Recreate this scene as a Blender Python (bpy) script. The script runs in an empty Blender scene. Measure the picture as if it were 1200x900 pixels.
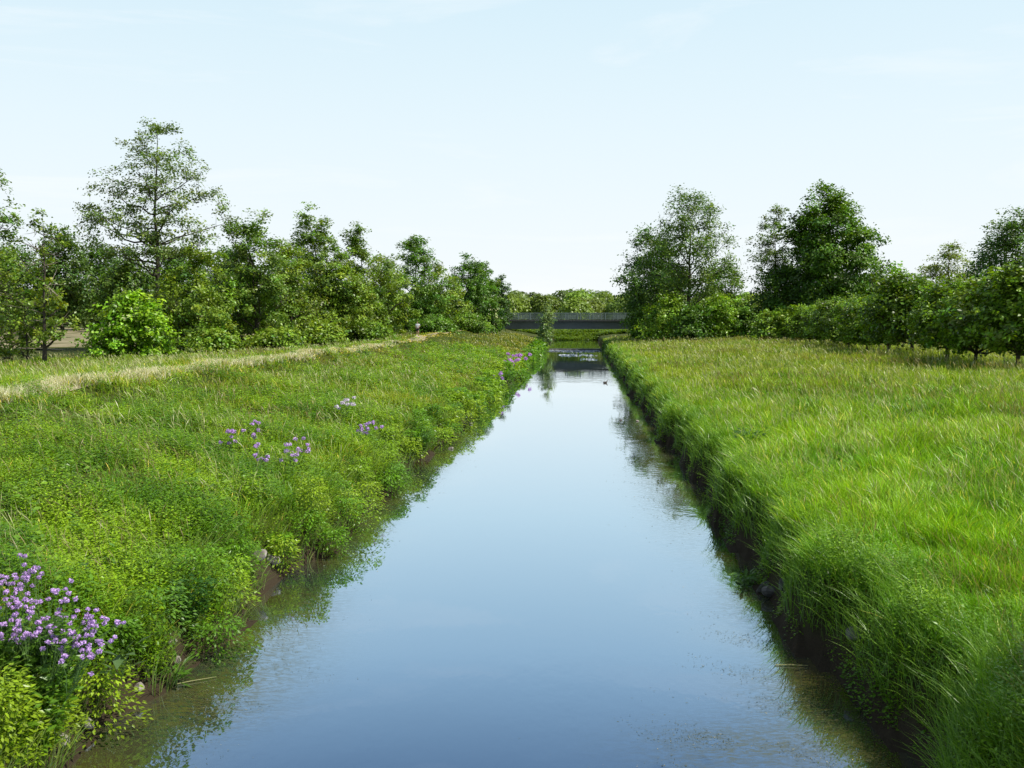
import bpy, math, random
import numpy as np
from mathutils import Vector

# ------------------------------------------------------------------ basics
SC = bpy.context.scene
COL = SC.collection
RNG = np.random.default_rng(11)
random.seed(5)
F, HZ, CX, EYE = 1150.0, 372.0, 600.0, 5.5          # focal length in px, horizon row, centre column, eye height
SLOPE = 0.0696                                      # the canal drifts to the right of the view axis
SUN_AZ = math.radians(104)                           # measured from +Y towards +X
SUN_EL = math.radians(56)

def px_x(px, dist): return (px - CX) / F * dist
def px_z(py, dist): return EYE - (py - HZ) / F * dist
def on_plane(px, py, z=0.0):
    d = (EYE - z) * F / (py - HZ)
    return px_x(px, d), d

def tag(o, label=None, cat=None, group=None, kind=None):
    if label: o['label'] = label
    if cat: o['category'] = cat
    if group: o['group'] = group
    if kind: o['kind'] = kind
    return o

def empty(name, loc, label, cat, group=None, rz=0.0):
    o = bpy.data.objects.new(name, None)
    COL.objects.link(o)
    o.location = loc
    o.rotation_euler = (0, 0, rz)
    o.empty_display_size = 0.3
    return tag(o, label, cat, group)

def mesh_np(name, V, faces, mat, parent=None, col=None, smooth=False):
    """V: (N,3); faces: list of (M,k) int arrays; col: (N,3)"""
    me = bpy.data.meshes.new(name)
    V = np.asarray(V, np.float32)
    faces = [np.asarray(f, np.int32) for f in faces if len(f)]
    loops = np.concatenate([f.ravel() for f in faces])
    tot = np.concatenate([np.full(len(f), f.shape[1], np.int32) for f in faces])
    start = np.concatenate([[0], np.cumsum(tot)[:-1]]).astype(np.int32)
    me.vertices.add(len(V)); me.vertices.foreach_set('co', V.ravel())
    me.loops.add(len(loops)); me.loops.foreach_set('vertex_index', loops)
    me.polygons.add(len(tot)); me.polygons.foreach_set('loop_start', start)
    if smooth: me.polygons.foreach_set('use_smooth', np.ones(len(tot), bool))
    if col is not None:
        a = me.attributes.new('Col', 'FLOAT_COLOR', 'POINT')
        c = np.ones((len(V), 4), np.float32); c[:, :3] = col
        a.data.foreach_set('color', c.ravel())
    me.update(calc_edges=True)
    me.materials.append(mat)
    o = bpy.data.objects.new(name, me)
    COL.objects.link(o)
    if parent is not None: o.parent = parent
    return o

class MB:
    """collects simple solids into one mesh"""
    def __init__(s): s.V = []; s.F = []; s.n = 0
    def add(s, V, faces):
        V = np.asarray(V, float)
        for f in faces: s.F.append([i + s.n for i in f])
        s.V.append(V); s.n += len(V)
    def box(s, x0, x1, y0, y1, z0, z1):
        V = [(x, y, z) for z in (z0, z1) for (x, y) in ((x0, y0), (x1, y0), (x1, y1), (x0, y1))]
        s.add(V, [(3, 2, 1, 0), (4, 5, 6, 7), (0, 1, 5, 4), (1, 2, 6, 5), (2, 3, 7, 6), (3, 0, 4, 7)])
    def prism(s, prof, x0, x1):                     # profile in (y, z), swept along x
        n = len(prof)
        V = [(x0, y, z) for y, z in prof] + [(x1, y, z) for y, z in prof]
        s.add(V, [tuple(range(n)), tuple(range(2 * n - 1, n - 1, -1))] + [(i, i + n, (i + 1) % n + n, (i + 1) % n) for i in range(n)])
    def tube(s, pts, rad, sides=5):
        pts = np.asarray(pts, float); n = len(pts)
        rad = np.broadcast_to(np.asarray(rad, float), (n,))
        d = np.gradient(pts, axis=0)
        d /= np.linalg.norm(d, axis=1)[:, None] + 1e-9
        ref = np.array([0.31, 0.95, 0.05]) if abs(d[0][2]) > .7 else np.array([0.05, 0.1, 1.0])
        a = np.cross(d, ref); a /= np.linalg.norm(a, axis=1)[:, None] + 1e-9
        b = np.cross(d, a)
        ang = np.arange(sides) * 2 * math.pi / sides
        V = (pts[:, None, :] + rad[:, None, None] * (np.cos(ang)[None, :, None] * a[:, None, :] + np.sin(ang)[None, :, None] * b[:, None, :])).reshape(-1, 3)
        fs = []
        for i in range(n - 1):
            for k in range(sides):
                k2 = (k + 1) % sides
                fs.append((i * sides + k, i * sides + k2, (i + 1) * sides + k2, (i + 1) * sides + k))
        fs.append(tuple(range(sides))[::-1]); fs.append(tuple(range((n - 1) * sides, n * sides)))
        s.add(V, fs)
    def build(s, name, mat, parent=None, smooth=False):
        me = bpy.data.meshes.new(name)
        V = np.concatenate(s.V)
        me.from_pydata(V.tolist(), [], s.F)
        if smooth: me.polygons.foreach_set('use_smooth', np.ones(len(me.polygons), bool))
        me.materials.append(mat)
        o = bpy.data.objects.new(name, me)
        COL.objects.link(o)
        if parent is not None: o.parent = parent
        return o

def copy_tree(o, parent=None):
    c = o.copy(); COL.objects.link(c); c.parent = parent
    for ch in list(o.children): copy_tree(ch, c)
    return c

# ------------------------------------------------------------------ smooth noise in world space
def _mk(seed, n=9):
    r = np.random.default_rng(seed)
    return [(r.uniform(.5, 1.6), r.uniform(0, 6.283), r.uniform(0, 6.283)) for _ in range(n)]
def wnoise(x, y, scale, seed):
    v = 0.0
    for k, th, ph in _mk(seed):
        v = v + np.sin((np.cos(th) * x + np.sin(th) * y) * k * 6.283 / scale + ph)
    return v / 3.0                                   # about -1..1
def sstep(a, b, x):
    t = np.clip((x - a) / (b - a), 0, 1); return t * t * (3 - 2 * t)

# ------------------------------------------------------------------ terrain
def xc(y): return -1.15 + SLOPE * y
def wob_l(y): return .22 * np.sin(.83 * y + 1) + .17 * np.sin(2.3 * y + .4) + .12 * np.sin(.31 * y)
def wob_r(y): return .2 * np.sin(.71 * y + 2) + .15 * np.sin(1.9 * y + 1.4) + .12 * np.sin(.27 * y + 2)
def dl(x, y): return xc(y) - 5.0 - x + wob_l(y)
def dr(x, y): return x - xc(y) - 5.0 + wob_r(y)
LP = np.array([(-5.5, -.9), (-2.5, -.8), (-.6, -.35), (0, -.03), (.3, .55), (.9, 1.1), (2.0, 1.42), (4, 1.72), (7, 2.08), (9.5, 2.36), (11.6, 2.95), (13.5, 2.95), (17, 2.45), (24, 2.2), (60, 2.3), (140, 3.2), (400, 4.0), (3000, 4)])
RP = np.array([(-5.5, -.9), (-2.5, -.8), (-.5, -.35), (0, -.03), (.2, .6), (.55, 1.2), (1.6, 1.42), (4, 1.66), (9, 1.95), (20, 2.25), (35, 2.35), (200, 2.6), (3000, 4)])
def ground_z(x, y):
    x = np.asarray(x, float); y = np.asarray(y, float)
    a, b = dl(x, y), dr(x, y)
    z = np.where(a > b, np.interp(a, LP[:, 0], LP[:, 1]), np.interp(b, RP[:, 0], RP[:, 1]))
    dd = np.maximum(a, b)
    z = z + sstep(.3, 4, dd) * (.10 * wnoise(x, y, 9, 3) + .06 * wnoise(x, y, 3.5, 4))
    z = z + .5 * sstep(95, 140, y) * sstep(1, 6, a) * (1 - sstep(17, 24, a)) * (1 - sstep(178, 186, y))
    z = np.maximum(z, sstep(226, 236, y) * (1.9 + .2 * wnoise(x, y, 20, 5)))
    return z
def gz(x, y): return float(ground_z(x, y))

# ------------------------------------------------------------------ materials
def new_mat(name):
    m = bpy.data.materials.new(name); m.use_nodes = True
    nt = m.node_tree; nt.nodes.clear()
    return m, nt, nt.nodes.new('ShaderNodeOutputMaterial')
def N(nt, t, **kw):
    n = nt.nodes.new('ShaderNode' + t)
    for k, v in kw.items():
        if k in n.inputs.keys(): n.inputs[k].default_value = v
        else: setattr(n, k, v)
    return n
def L(nt, a, b): nt.links.new(a, b)

def solid(name, c1, c2, scale=3.0, rough=.8, bump=.0, detail=6):
    m, nt, out = new_mat(name)
    tc = N(nt, 'TexCoord')
    nz = N(nt, 'TexNoise', Scale=scale, Detail=detail, Roughness=.65); L(nt, tc.outputs['Object'], nz.inputs['Vector'])
    rp = N(nt, 'ValToRGB'); rp.color_ramp.elements[0].position = .3; rp.color_ramp.elements[1].position = .7
    rp.color_ramp.elements[0].color = (*c1, 1); rp.color_ramp.elements[1].color = (*c2, 1)
    L(nt, nz.outputs['Fac'], rp.inputs['Fac'])
    b = N(nt, 'BsdfPrincipled', Roughness=rough); L(nt, rp.outputs['Color'], b.inputs['Base Color'])
    if bump:
        bp = N(nt, 'Bump', Strength=bump, Distance=.05); L(nt, nz.outputs['Fac'], bp.inputs['Height']); L(nt, bp.outputs['Normal'], b.inputs['Normal'])
    L(nt, b.outputs['BSDF'], out.inputs['Surface'])
    return m

def leafy(name, trans=.38, rough=.5, tint=(1.25, 1.25, .45), spec=.3):
    m, nt, out = new_mat(name)
    at = N(nt, 'Attribute', attribute_name='Col')
    b = N(nt, 'BsdfPrincipled', Roughness=rough)
    b.inputs['Specular IOR Level'].default_value = spec
    L(nt, at.outputs['Color'], b.inputs['Base Color'])
    mu = N(nt, 'Mix', data_type='RGBA', blend_type='MULTIPLY'); mu.inputs['Factor'].default_value = 1
    L(nt, at.outputs['Color'], mu.inputs['A']); mu.inputs['B'].default_value = (*tint, 1)
    tr = N(nt, 'BsdfTranslucent'); L(nt, mu.outputs['Result'], tr.inputs['Color'])
    mx = N(nt, 'MixShader', Fac=trans)
    L(nt, b.outputs['BSDF'], mx.inputs[1]); L(nt, tr.outputs['BSDF'], mx.inputs[2]); L(nt, mx.outputs['Shader'], out.inputs['Surface'])
    return m

M_LEAF = leafy('tree_leaf', .30, .42, (1.25, 1.25, .45), .5)
M_GRASS = leafy('grass_blade', .30, .42, (1.25, 1.3, .4), .45)
M_HERB = leafy('herb_leaf', .30, .38, (1.25, 1.3, .35), .5)
M_BARK = solid('bark', (.035, .028, .02), (.11, .09, .065), 5, .9, .6)
M_DEAD = solid('dead_wood', (.14, .115, .085), (.26, .22, .17), 6, .9, .3)
M_CONC = solid('concrete', (.085, .10, .09), (.13, .145, .13), .6, .85, .1)
M_DARKCONC = solid('dark_concrete', (.03, .032, .028), (.08, .08, .07), 2, .7, .2)  # for the damp weir sill and the shade-darkened deck edge
M_RAIL = solid('painted_rail', (.17, .22, .19), (.22, .27, .235), 2, .6)
M_STONE = solid('stone', (.16, .14, .115), (.40, .36, .30), 5, .85, .5)
M_PETAL = leafy('petal', .25, .6, (1.1, .95, 1.1), .1)
M_FOAM = solid('foam', (.65, .72, .78), (.85, .88, .9), 2, .6)
M_SKIN = solid('skin', (.42, .24, .17), (.5, .3, .21), 8, .5)
M_SHIRT = solid('white_cotton', (.84, .85, .88), (.9, .9, .92), 6, .9)
M_SHORTS = solid('black_cloth', (.012, .012, .015), (.025, .025, .03), 6, .9)
M_HAIR = solid('hair', (.02, .013, .009), (.05, .03, .02), 20, .6)
M_EYE = solid('eye', (.01, .01, .01), (.02, .02, .02), 20, .2)
M_FEATHER = solid('feather', (.03, .022, .016), (.09, .07, .05), 12, .7)
M_WEED = leafy('pondweed', .15, .45, (1.1, 1.2, .5), .4)
M_STRAW = solid('straw', (.22, .22, .08), (.34, .33, .13), 10, .8)

def ground_mat():
    m, nt, out = new_mat('meadow_soil')
    tc = N(nt, 'TexCoord')
    n1 = N(nt, 'TexNoise', Scale=.12, Detail=5, Roughness=.6); L(nt, tc.outputs['Object'], n1.inputs['Vector'])
    n2 = N(nt, 'TexNoise', Scale=2.2, Detail=8, Roughness=.75); L(nt, tc.outputs['Object'], n2.inputs['Vector'])
    r1 = N(nt, 'ValToRGB'); e = r1.color_ramp.elements
    e[0].position, e[0].color = .35, (.045, .085, .012, 1); e[1].position, e[1].color = .68, (.12, .13, .03, 1)
    L(nt, n1.outputs['Fac'], r1.inputs['Fac'])
    r2 = N(nt, 'ValToRGB'); e = r2.color_ramp.elements
    e[0].position, e[0].color = .3, (.35, .33, .3, 1); e[1].position, e[1].color = .7, (1, 1, 1, 1)
    L(nt, n2.outputs['Fac'], r2.inputs['Fac'])
    mu = N(nt, 'Mix', data_type='RGBA', blend_type='MULTIPLY'); mu.inputs['Factor'].default_value = 1
    L(nt, r1.outputs['Color'], mu.inputs['A']); L(nt, r2.outputs['Color'], mu.inputs['B'])
    # wet mud where the ground dips to the waterline
    geo = N(nt, 'NewGeometry'); sp = N(nt, 'SeparateXYZ'); L(nt, geo.outputs['Position'], sp.inputs['Vector'])
    mr = N(nt, 'MapRange'); mr.inputs['From Min'].default_value = .25; mr.inputs['From Max'].default_value = .9
    L(nt, sp.outputs['Z'], mr.inputs['Value'])
    mm = N(nt, 'Mix', data_type='RGBA'); L(nt, mr.outputs['Result'], mm.inputs['Factor'])
    mm.inputs['A'].default_value = (.045, .034, .02, 1); L(nt, mu.outputs['Result'], mm.inputs['B'])
    b = N(nt, 'BsdfPrincipled', Roughness=.95); b.inputs['Specular IOR Level'].default_value = .1
    L(nt, mm.outputs['Result'], b.inputs['Base Color'])
    bp = N(nt, 'Bump', Strength=.6, Distance=.15); L(nt, n2.outputs['Fac'], bp.inputs['Height']); L(nt, bp.outputs['Normal'], b.inputs['Normal'])
    L(nt, b.outputs['BSDF'], out.inputs['Surface'])
    return m

def water_mat():
    m, nt, out = new_mat('canal_water')
    tc = N(nt, 'TexCoord')
    mp = N(nt, 'Mapping'); mp.inputs['Scale'].default_value = (1.0, .55, 1); L(nt, tc.outputs['Object'], mp.inputs['Vector'])
    n1 = N(nt, 'TexNoise', Scale=1.3, Detail=3, Roughness=.5); L(nt, mp.outputs['Vector'], n1.inputs['Vector'])
    n3 = N(nt, 'TexNoise', Scale=7.0, Detail=2, Roughness=.5); L(nt, mp.outputs['Vector'], n3.inputs['Vector'])
    # gusts: patches where the surface is rougher
    mg = N(nt, 'Mapping'); mg.inputs['Scale'].default_value = (.16, .05, 1); L(nt, tc.outputs['Object'], mg.inputs['Vector'])
    n2 = N(nt, 'TexNoise', Scale=1.0, Detail=3, Roughness=.6); L(nt, mg.outputs['Vector'], n2.inputs['Vector'])
    rg = N(nt, 'MapRange'); rg.inputs['From Min'].default_value = .42; rg.inputs['From Max'].default_value = .72
    rg.inputs['To Min'].default_value = .05; rg.inputs['To Max'].default_value = .5
    L(nt, n2.outputs['Fac'], rg.inputs['Value'])
    ad = N(nt, 'Math', operation='MULTIPLY_ADD'); ad.inputs[1].default_value = .22
    L(nt, n3.outputs['Fac'], ad.inputs[0]); L(nt, n1.outputs['Fac'], ad.inputs[2])
    bp = N(nt, 'Bump', Distance=.016); ra = N(nt, 'Attribute', attribute_name='Ripple')
    rs = N(nt, 'Math', operation='ADD', use_clamp=True); L(nt, rg.outputs['Result'], rs.inputs[0]); L(nt, ra.outputs['Fac'], rs.inputs[1])
    L(nt, rs.outputs['Value'], bp.inputs['Strength']); L(nt, ad.outputs['Value'], bp.inputs['Height'])
    at = N(nt, 'Attribute', attribute_name='Col')
    df = N(nt, 'BsdfDiffuse'); L(nt, at.outputs['Color'], df.inputs['Color'])
    lw = N(nt, 'LayerWeight', Blend=.5)
    rp = N(nt, 'ValToRGB'); e = rp.color_ramp.elements
    e[0].position, e[0].color = .55, (.38, .54, .80, 1); e[1].position, e[1].color = .96, (.97, 1, 1, 1); k = e.new(.80); k.color = (.74, .88, .98, 1)
    L(nt, lw.outputs['Facing'], rp.inputs['Fac'])
    gl = N(nt, 'BsdfAnisotropic', Roughness=.015); L(nt, rp.outputs['Color'], gl.inputs['Color']); L(nt, bp.outputs['Normal'], gl.inputs['Normal'])
    fr = N(nt, 'MapRange'); fr.inputs['From Min'].default_value = .45; fr.inputs['From Max'].default_value = .92
    fr.inputs['To Min'].default_value = .46; fr.inputs['To Max'].default_value = .96
    L(nt, lw.outputs['Facing'], fr.inputs['Value'])
    # strands of weed just under the surface
    wt = N(nt, 'Attribute', attribute_name='Weed')
    ms = N(nt, 'Mapping'); ms.inputs['Scale'].default_value = (2.2, 6.0, 1); ms.inputs['Rotation'].default_value = (0, 0, .35); L(nt, tc.outputs['Object'], ms.inputs['Vector'])
    nw = N(nt, 'TexNoise', Scale=2.4, Detail=8, Roughness=.72, Distortion=1.2); L(nt, ms.outputs['Vector'], nw.inputs['Vector'])
    wr_ = N(nt, 'MapRange'); wr_.inputs['From Min'].default_value = .41; wr_.inputs['From Max'].default_value = .58; L(nt, nw.outputs['Fac'], wr_.inputs['Value'])
    wk = N(nt, 'Math', operation='MULTIPLY', use_clamp=True); L(nt, wt.outputs['Fac'], wk.inputs[0]); L(nt, wr_.outputs['Result'], wk.inputs[1])
    wc = N(nt, 'Mix', data_type='RGBA'); L(nt, wk.outputs['Value'], wc.inputs['Factor']); L(nt, at.outputs['Color'], wc.inputs['A']); wc.inputs['B'].default_value = (.085, .085, .022, 1)
    L(nt, wc.outputs['Result'], df.inputs['Color'])
    wf = N(nt, 'Math', operation='MULTIPLY_ADD'); wf.inputs[1].default_value = -.62; wf.inputs[2].default_value = 1.0; L(nt, wk.outputs['Value'], wf.inputs[0])
    ff = N(nt, 'Math', operation='MULTIPLY'); L(nt, fr.outputs['Result'], ff.inputs[0]); L(nt, wf.outputs['Value'], ff.inputs[1])
    mx = N(nt, 'MixShader'); L(nt, ff.outputs['Value'], mx.inputs['Fac'])
    L(nt, df.outputs['BSDF'], mx.inputs[1]); L(nt, gl.outputs['BSDF'], mx.inputs[2]); L(nt, mx.outputs['Shader'], out.inputs['Surface'])
    return m

# ------------------------------------------------------------------ world, sun, camera
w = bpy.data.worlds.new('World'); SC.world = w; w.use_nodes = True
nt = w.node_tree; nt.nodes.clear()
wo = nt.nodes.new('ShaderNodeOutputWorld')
sky = N(nt, 'TexSky', sky_type='NISHITA', sun_disc=False)
sky.sun_elevation = SUN_EL; sky.sun_rotation = SUN_AZ; sky.air_density = 1.0; sky.dust_density = 1.6; sky.ozone_density = 1.5
tc = N(nt, 'TexCoord')
mp = N(nt, 'Mapping'); mp.inputs['Scale'].default_value = (1.2, 1.2, 9); mp.inputs['Rotation'].default_value = (0, .12, .3)
L(nt, tc.outputs['Generated'], mp.inputs['Vector'])
cn = N(nt, 'TexNoise', Scale=2.2, Detail=7, Roughness=.62, Distortion=.6); L(nt, mp.outputs['Vector'], cn.inputs['Vector'])
cr = N(nt, 'MapRange'); cr.inputs['From Min'].default_value = .52; cr.inputs['From Max'].default_value = .85; cr.inputs['To Max'].default_value = .6
L(nt, cn.outputs['Fac'], cr.inputs['Value'])
sx = N(nt, 'SeparateXYZ'); L(nt, tc.outputs['Generated'], sx.inputs['Vector'])
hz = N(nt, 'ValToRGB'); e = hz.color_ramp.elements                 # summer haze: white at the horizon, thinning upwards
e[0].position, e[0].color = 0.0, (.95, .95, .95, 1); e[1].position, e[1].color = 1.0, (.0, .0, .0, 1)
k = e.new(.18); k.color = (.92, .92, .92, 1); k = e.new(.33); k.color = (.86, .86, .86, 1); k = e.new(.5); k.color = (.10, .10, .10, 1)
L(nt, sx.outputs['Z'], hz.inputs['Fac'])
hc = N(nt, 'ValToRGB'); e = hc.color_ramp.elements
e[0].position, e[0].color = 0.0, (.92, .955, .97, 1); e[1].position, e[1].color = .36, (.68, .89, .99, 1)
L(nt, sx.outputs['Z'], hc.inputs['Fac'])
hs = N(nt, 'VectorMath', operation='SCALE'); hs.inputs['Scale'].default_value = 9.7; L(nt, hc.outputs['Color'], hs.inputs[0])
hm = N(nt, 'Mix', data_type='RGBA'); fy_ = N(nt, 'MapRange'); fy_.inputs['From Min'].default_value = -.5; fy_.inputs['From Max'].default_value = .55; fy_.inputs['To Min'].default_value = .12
L(nt, sx.outputs['Y'], fy_.inputs['Value'])                         # haze thinned behind the camera, out of view, to deepen shade on the trees
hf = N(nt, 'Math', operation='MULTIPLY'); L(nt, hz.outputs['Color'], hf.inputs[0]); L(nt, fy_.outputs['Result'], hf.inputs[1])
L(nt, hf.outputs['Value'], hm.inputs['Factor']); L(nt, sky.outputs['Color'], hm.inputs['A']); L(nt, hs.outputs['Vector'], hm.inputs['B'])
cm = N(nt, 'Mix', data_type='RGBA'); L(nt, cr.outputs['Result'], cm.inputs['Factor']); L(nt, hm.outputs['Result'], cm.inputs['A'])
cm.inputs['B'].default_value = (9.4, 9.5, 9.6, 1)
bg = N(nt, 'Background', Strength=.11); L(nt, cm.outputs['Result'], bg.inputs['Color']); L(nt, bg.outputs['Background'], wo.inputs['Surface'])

sl = bpy.data.lights.new('sun', 'SUN'); sl.energy = 5.0; sl.angle = math.radians(.5); sl.color = (1, .955, .87)
so = bpy.data.objects.new('sun', sl); COL.objects.link(so)
sdir = Vector((math.sin(SUN_AZ) * math.cos(SUN_EL), math.cos(SUN_AZ) * math.cos(SUN_EL), math.sin(SUN_EL)))
so.rotation_euler = sdir.to_track_quat('Z', 'Y').to_euler(); so.location = (60, 30, 60)

cd = bpy.data.cameras.new('camera'); cd.sensor_width = 36; cd.lens = 36 * F / 1200; cd.clip_end = 6000; cd.clip_start = .1
co = bpy.data.objects.new('camera', cd); COL.objects.link(co)
co.location = (0, 0, EYE); co.rotation_euler = (math.radians(90) - math.atan((450 - HZ) / F), 0, 0)
SC.camera = co
SC.view_settings.view_transform = 'Standard'; SC.view_settings.look = 'None'; SC.view_settings.exposure = 0; SC.view_settings.gamma = 1
SC.cycles.max_bounces = 6; SC.cycles.transparent_max_bounces = 6; SC.cycles.diffuse_bounces = 1; SC.cycles.glossy_bounces = 3; SC.cycles.transmission_bounces = 3

# ------------------------------------------------------------------ ground, field, path, water
ys = np.concatenate([np.arange(-16, 70, .7), np.arange(70, 300, 2.5), np.geomspace(300, 3200, 18)])
un = np.concatenate([np.arange(0, 4.2, .7), np.arange(4.2, 8.2, .22), np.arange(8.2, 40, 1.0), np.geomspace(40, 2600, 24)])
us = np.concatenate([-un[:0:-1], un])
Y, U = np.meshgrid(ys, us, indexing='ij'); X = xc(Y) + U
Z = ground_z(X, Y)
def grid_faces(ny, nx):
    i = np.arange(ny - 1)[:, None] * nx + np.arange(nx - 1)[None, :]
    return np.stack([i, i + 1, i + nx + 1, i + nx], -1).reshape(-1, 4)
g = mesh_np('ground', np.stack([X, Y, Z], -1).reshape(-1, 3), [grid_faces(len(ys), len(us))], ground_mat(), smooth=True)
tag(g, 'green grassy ground of both canal banks and the meadows around', 'ground', kind='structure')

fx = np.linspace(-175, -40, 40); fy = np.linspace(98, 235, 30)
YY, XX = np.meshgrid(fy, fx, indexing='ij')
M_FIELD = solid('stubble_field', (.20, .17, .085), (.30, .255, .14), .35, .95)
f = mesh_np('field', np.stack([XX, YY, ground_z(XX, YY) + .06], -1).reshape(-1, 3), [grid_faces(30, 40)], M_FIELD, smooth=True)
tag(f, 'pale tan bare field seen between the trees on the left', 'field', kind='structure')

py_ = np.arange(12, 168, 1.0); pd = np.linspace(-.8, .8, 7)
YY, DD = np.meshgrid(py_, pd, indexing='ij')
XX = xc(YY) - 5 - 12.5 + DD * (1 + .2 * np.sin(YY * .7)) + .25 * np.sin(YY * .19)
M_PATH = solid('trodden_path', (.25, .21, .12), (.42, .37, .24), 1.2, .95, .3)
p = mesh_np('path', np.stack([XX, YY, ground_z(XX, YY) + .03], -1).reshape(-1, 3), [grid_faces(len(py_), 7)], M_PATH, smooth=True)
tag(p, 'narrow trodden path with bleached grass along the left dike', 'path', kind='structure')

WATER = water_mat()
def water_sheet(name, y0, y1, z, label, step=.5):
    yy = np.arange(y0, y1 + .01, step); uu = np.linspace(-6.2, 6.2, 50)
    YY, UU = np.meshgrid(yy, uu, indexing='ij'); XX = xc(YY) + UU
    a = -np.maximum(dl(XX, YY), dr(XX, YY))          # distance from the bank
    sh = np.exp(-np.clip(a, 0, 9) / 1.0) * (.75 + .35 * wnoise(XX, YY, 3.2, 21))
    sh = np.clip(sh, 0, 1)[..., None]
    deep = np.array([.025, .042, .055]); mud = np.array([.15, .115, .022])
    c = deep * (1 - sh) + mud * sh
    o = mesh_np(name, np.stack([XX, YY, np.full_like(XX, z)], -1).reshape(-1, 3), [grid_faces(len(yy), 50)], WATER, col=c.reshape(-1, 3), smooth=True)
    d_r = -dr(XX, YY)
    rip = np.exp(-np.clip(d_r, 0, 20) / 1.6) * sstep(14, 24, YY) * (.6 + .6 * wnoise(XX, YY * .35, 2.5, 71))
    rip = rip + .8 * np.exp(-((YY - 84) / 4) ** 2) * (.7 + .5 * wnoise(XX * .3, YY, 3, 72)) + .55 * sstep(108, 132, YY) * (.6 + .5 * wnoise(XX * .3, YY, 5, 73))
    rip = rip + .35 * np.exp(-np.clip(-dl(XX, YY), 0, 20) / .8) * (.5 + .8 * wnoise(XX, YY * .4, 2, 74))
    wm = np.zeros_like(XX)
    for px, py, sx, sy in ((960, 830, .9, 1.6), (900, 720, .7, 1.6), (880, 890, 1.2, .8), (780, 570, .8, 7), (760, 510, .8, 10), (280, 800, .9, 1.5), (345, 730, .6, 1.8), (440, 610, .5, 5), (530, 530, .5, 8), (200, 850, 1.0, 1.0)):
        x0, y0 = on_plane(px, py); wm += np.exp(-((XX - x0 - (YY - y0) * SLOPE) / sx) ** 2 - ((YY - y0) / sy) ** 2)
    wa = o.data.attributes.new('Weed', 'FLOAT', 'POINT'); wa.data.foreach_set('value', np.clip(wm, 0, 1).astype(np.float32).ravel())
    ra = o.data.attributes.new('Ripple', 'FLOAT', 'POINT'); ra.data.foreach_set('value', np.clip(rip, 0, 1.2).astype(np.float32).ravel())
    return tag(o, label, 'water', kind='structure')
water_sheet('water', -14, 163.4, 0.015, 'calm canal water reflecting the pale blue sky')
water_sheet('upper_water', 164.3, 245, .28, 'green still water above the weir and under the bridge', 1.0)

# ------------------------------------------------------------------ leaf and blade builders
def norm(a): return a / (np.linalg.norm(a, axis=-1, keepdims=True) + 1e-9)
def leaf_quads(C, A, Nn, ln, wd, col, fold=.12):
    """pointed four-cornered leaves: base C, axis A, normal Nn"""
    A = norm(A); S = norm(np.cross(Nn, A)); Nn = np.cross(A, S)
    ln = ln[:, None]; wd = wd[:, None]
    v = np.stack([C, C + A * ln * .45 + S * wd * .5 + Nn * wd * fold, C + A * ln, C + A * ln * .45 - S * wd * .5 + Nn * wd * fold], 1)
    n = len(C)
    i = np.arange(n)[:, None] * 4
    fc = np.concatenate([i + np.array([[0, 1, 2]]), i + np.array([[0, 2, 3]])])
    return v.reshape(-1, 3), fc, np.repeat(col, 4, 0)

def blade_strips(P, h, wd, lean, cb, ct, prof=(1, .9, .65), ts=(0, .4, .75, 1)):
    n = len(P)
    az = RNG.uniform(0, 6.283, n)
    S = np.stack([np.cos(az), np.sin(az), np.zeros(n)], -1)
    rows = []; cols = []
    m = len(prof)
    for k, t in enumerate(ts):
        q = P + np.stack([lean[:, 0] * h * t * t, lean[:, 1] * h * t * t, h * t * (1 - .35 * t * np.clip(np.hypot(lean[:, 0], lean[:, 1]), 0, 1.6) ** 2 * .6)], -1)
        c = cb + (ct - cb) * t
        if k < m:
            rows += [q - S * (wd * prof[k] * .5)[:, None], q + S * (wd * prof[k] * .5)[:, None]]; cols += [c, c]
        else:
            rows.append(q); cols.append(c)
    V = np.stack(rows, 1); Cc = np.stack(cols, 1); kk = V.shape[1]
    i = np.arange(n)[:, None] * kk
    q4 = np.concatenate([i + np.array([[2 * k, 2 * k + 1, 2 * k + 3, 2 * k + 2]]) for k in range(m - 1)]) if m > 1 else np.zeros((0, 4), int)
    t3 = i + np.array([[2 * m - 2, 2 * m - 1, 2 * m]])
    return V.reshape(-1, 3), [q4, t3], Cc.reshape(-1, 3)

class Soup:
    def __init__(s): s.V = []; s.T = []; s.Q = []; s.C = []; s.n = 0
    def add(s, V, fs, C):
        for f in (fs if isinstance(fs, list) else [fs]):
            if len(f): (s.T if f.shape[1] == 3 else s.Q).append(f + s.n)
        s.V.append(V); s.C.append(C); s.n += len(V)
    def build(s, name, mat, parent=None):
        fs = []
        if s.T: fs.append(np.concatenate(s.T))
        if s.Q: fs.append(np.concatenate(s.Q))
        return mesh_np(name, np.concatenate(s.V), fs, mat, parent, np.concatenate(s.C))

# ------------------------------------------------------------------ ground cover
def scatter(n, side, dmin, dmax, y0=8.5, y1=178, pw=-1.25):
    """points on one bank inside the field of view, denser near the viewer"""
    u = RNG.random(n * 3); e = pw + 1
    y = (y0 ** e + u * (y1 ** e - y0 ** e)) ** (1 / e)
    d = dmin + (dmax - dmin) * RNG.random(len(y))
    if side < 0: x = xc(y) - 5 + wob_l(y) - d
    else: x = xc(y) + 5 - wob_r(y) + d
    ok = np.abs(x) < y * .56 + 3.0
    x, y, d = x[ok][:n], y[ok][:n], d[ok][:n]
    return x, y, d
def tri(a, b, t): return a + (b - a) * t[:, None]
C_ = lambda *v: np.array(v)

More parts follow.
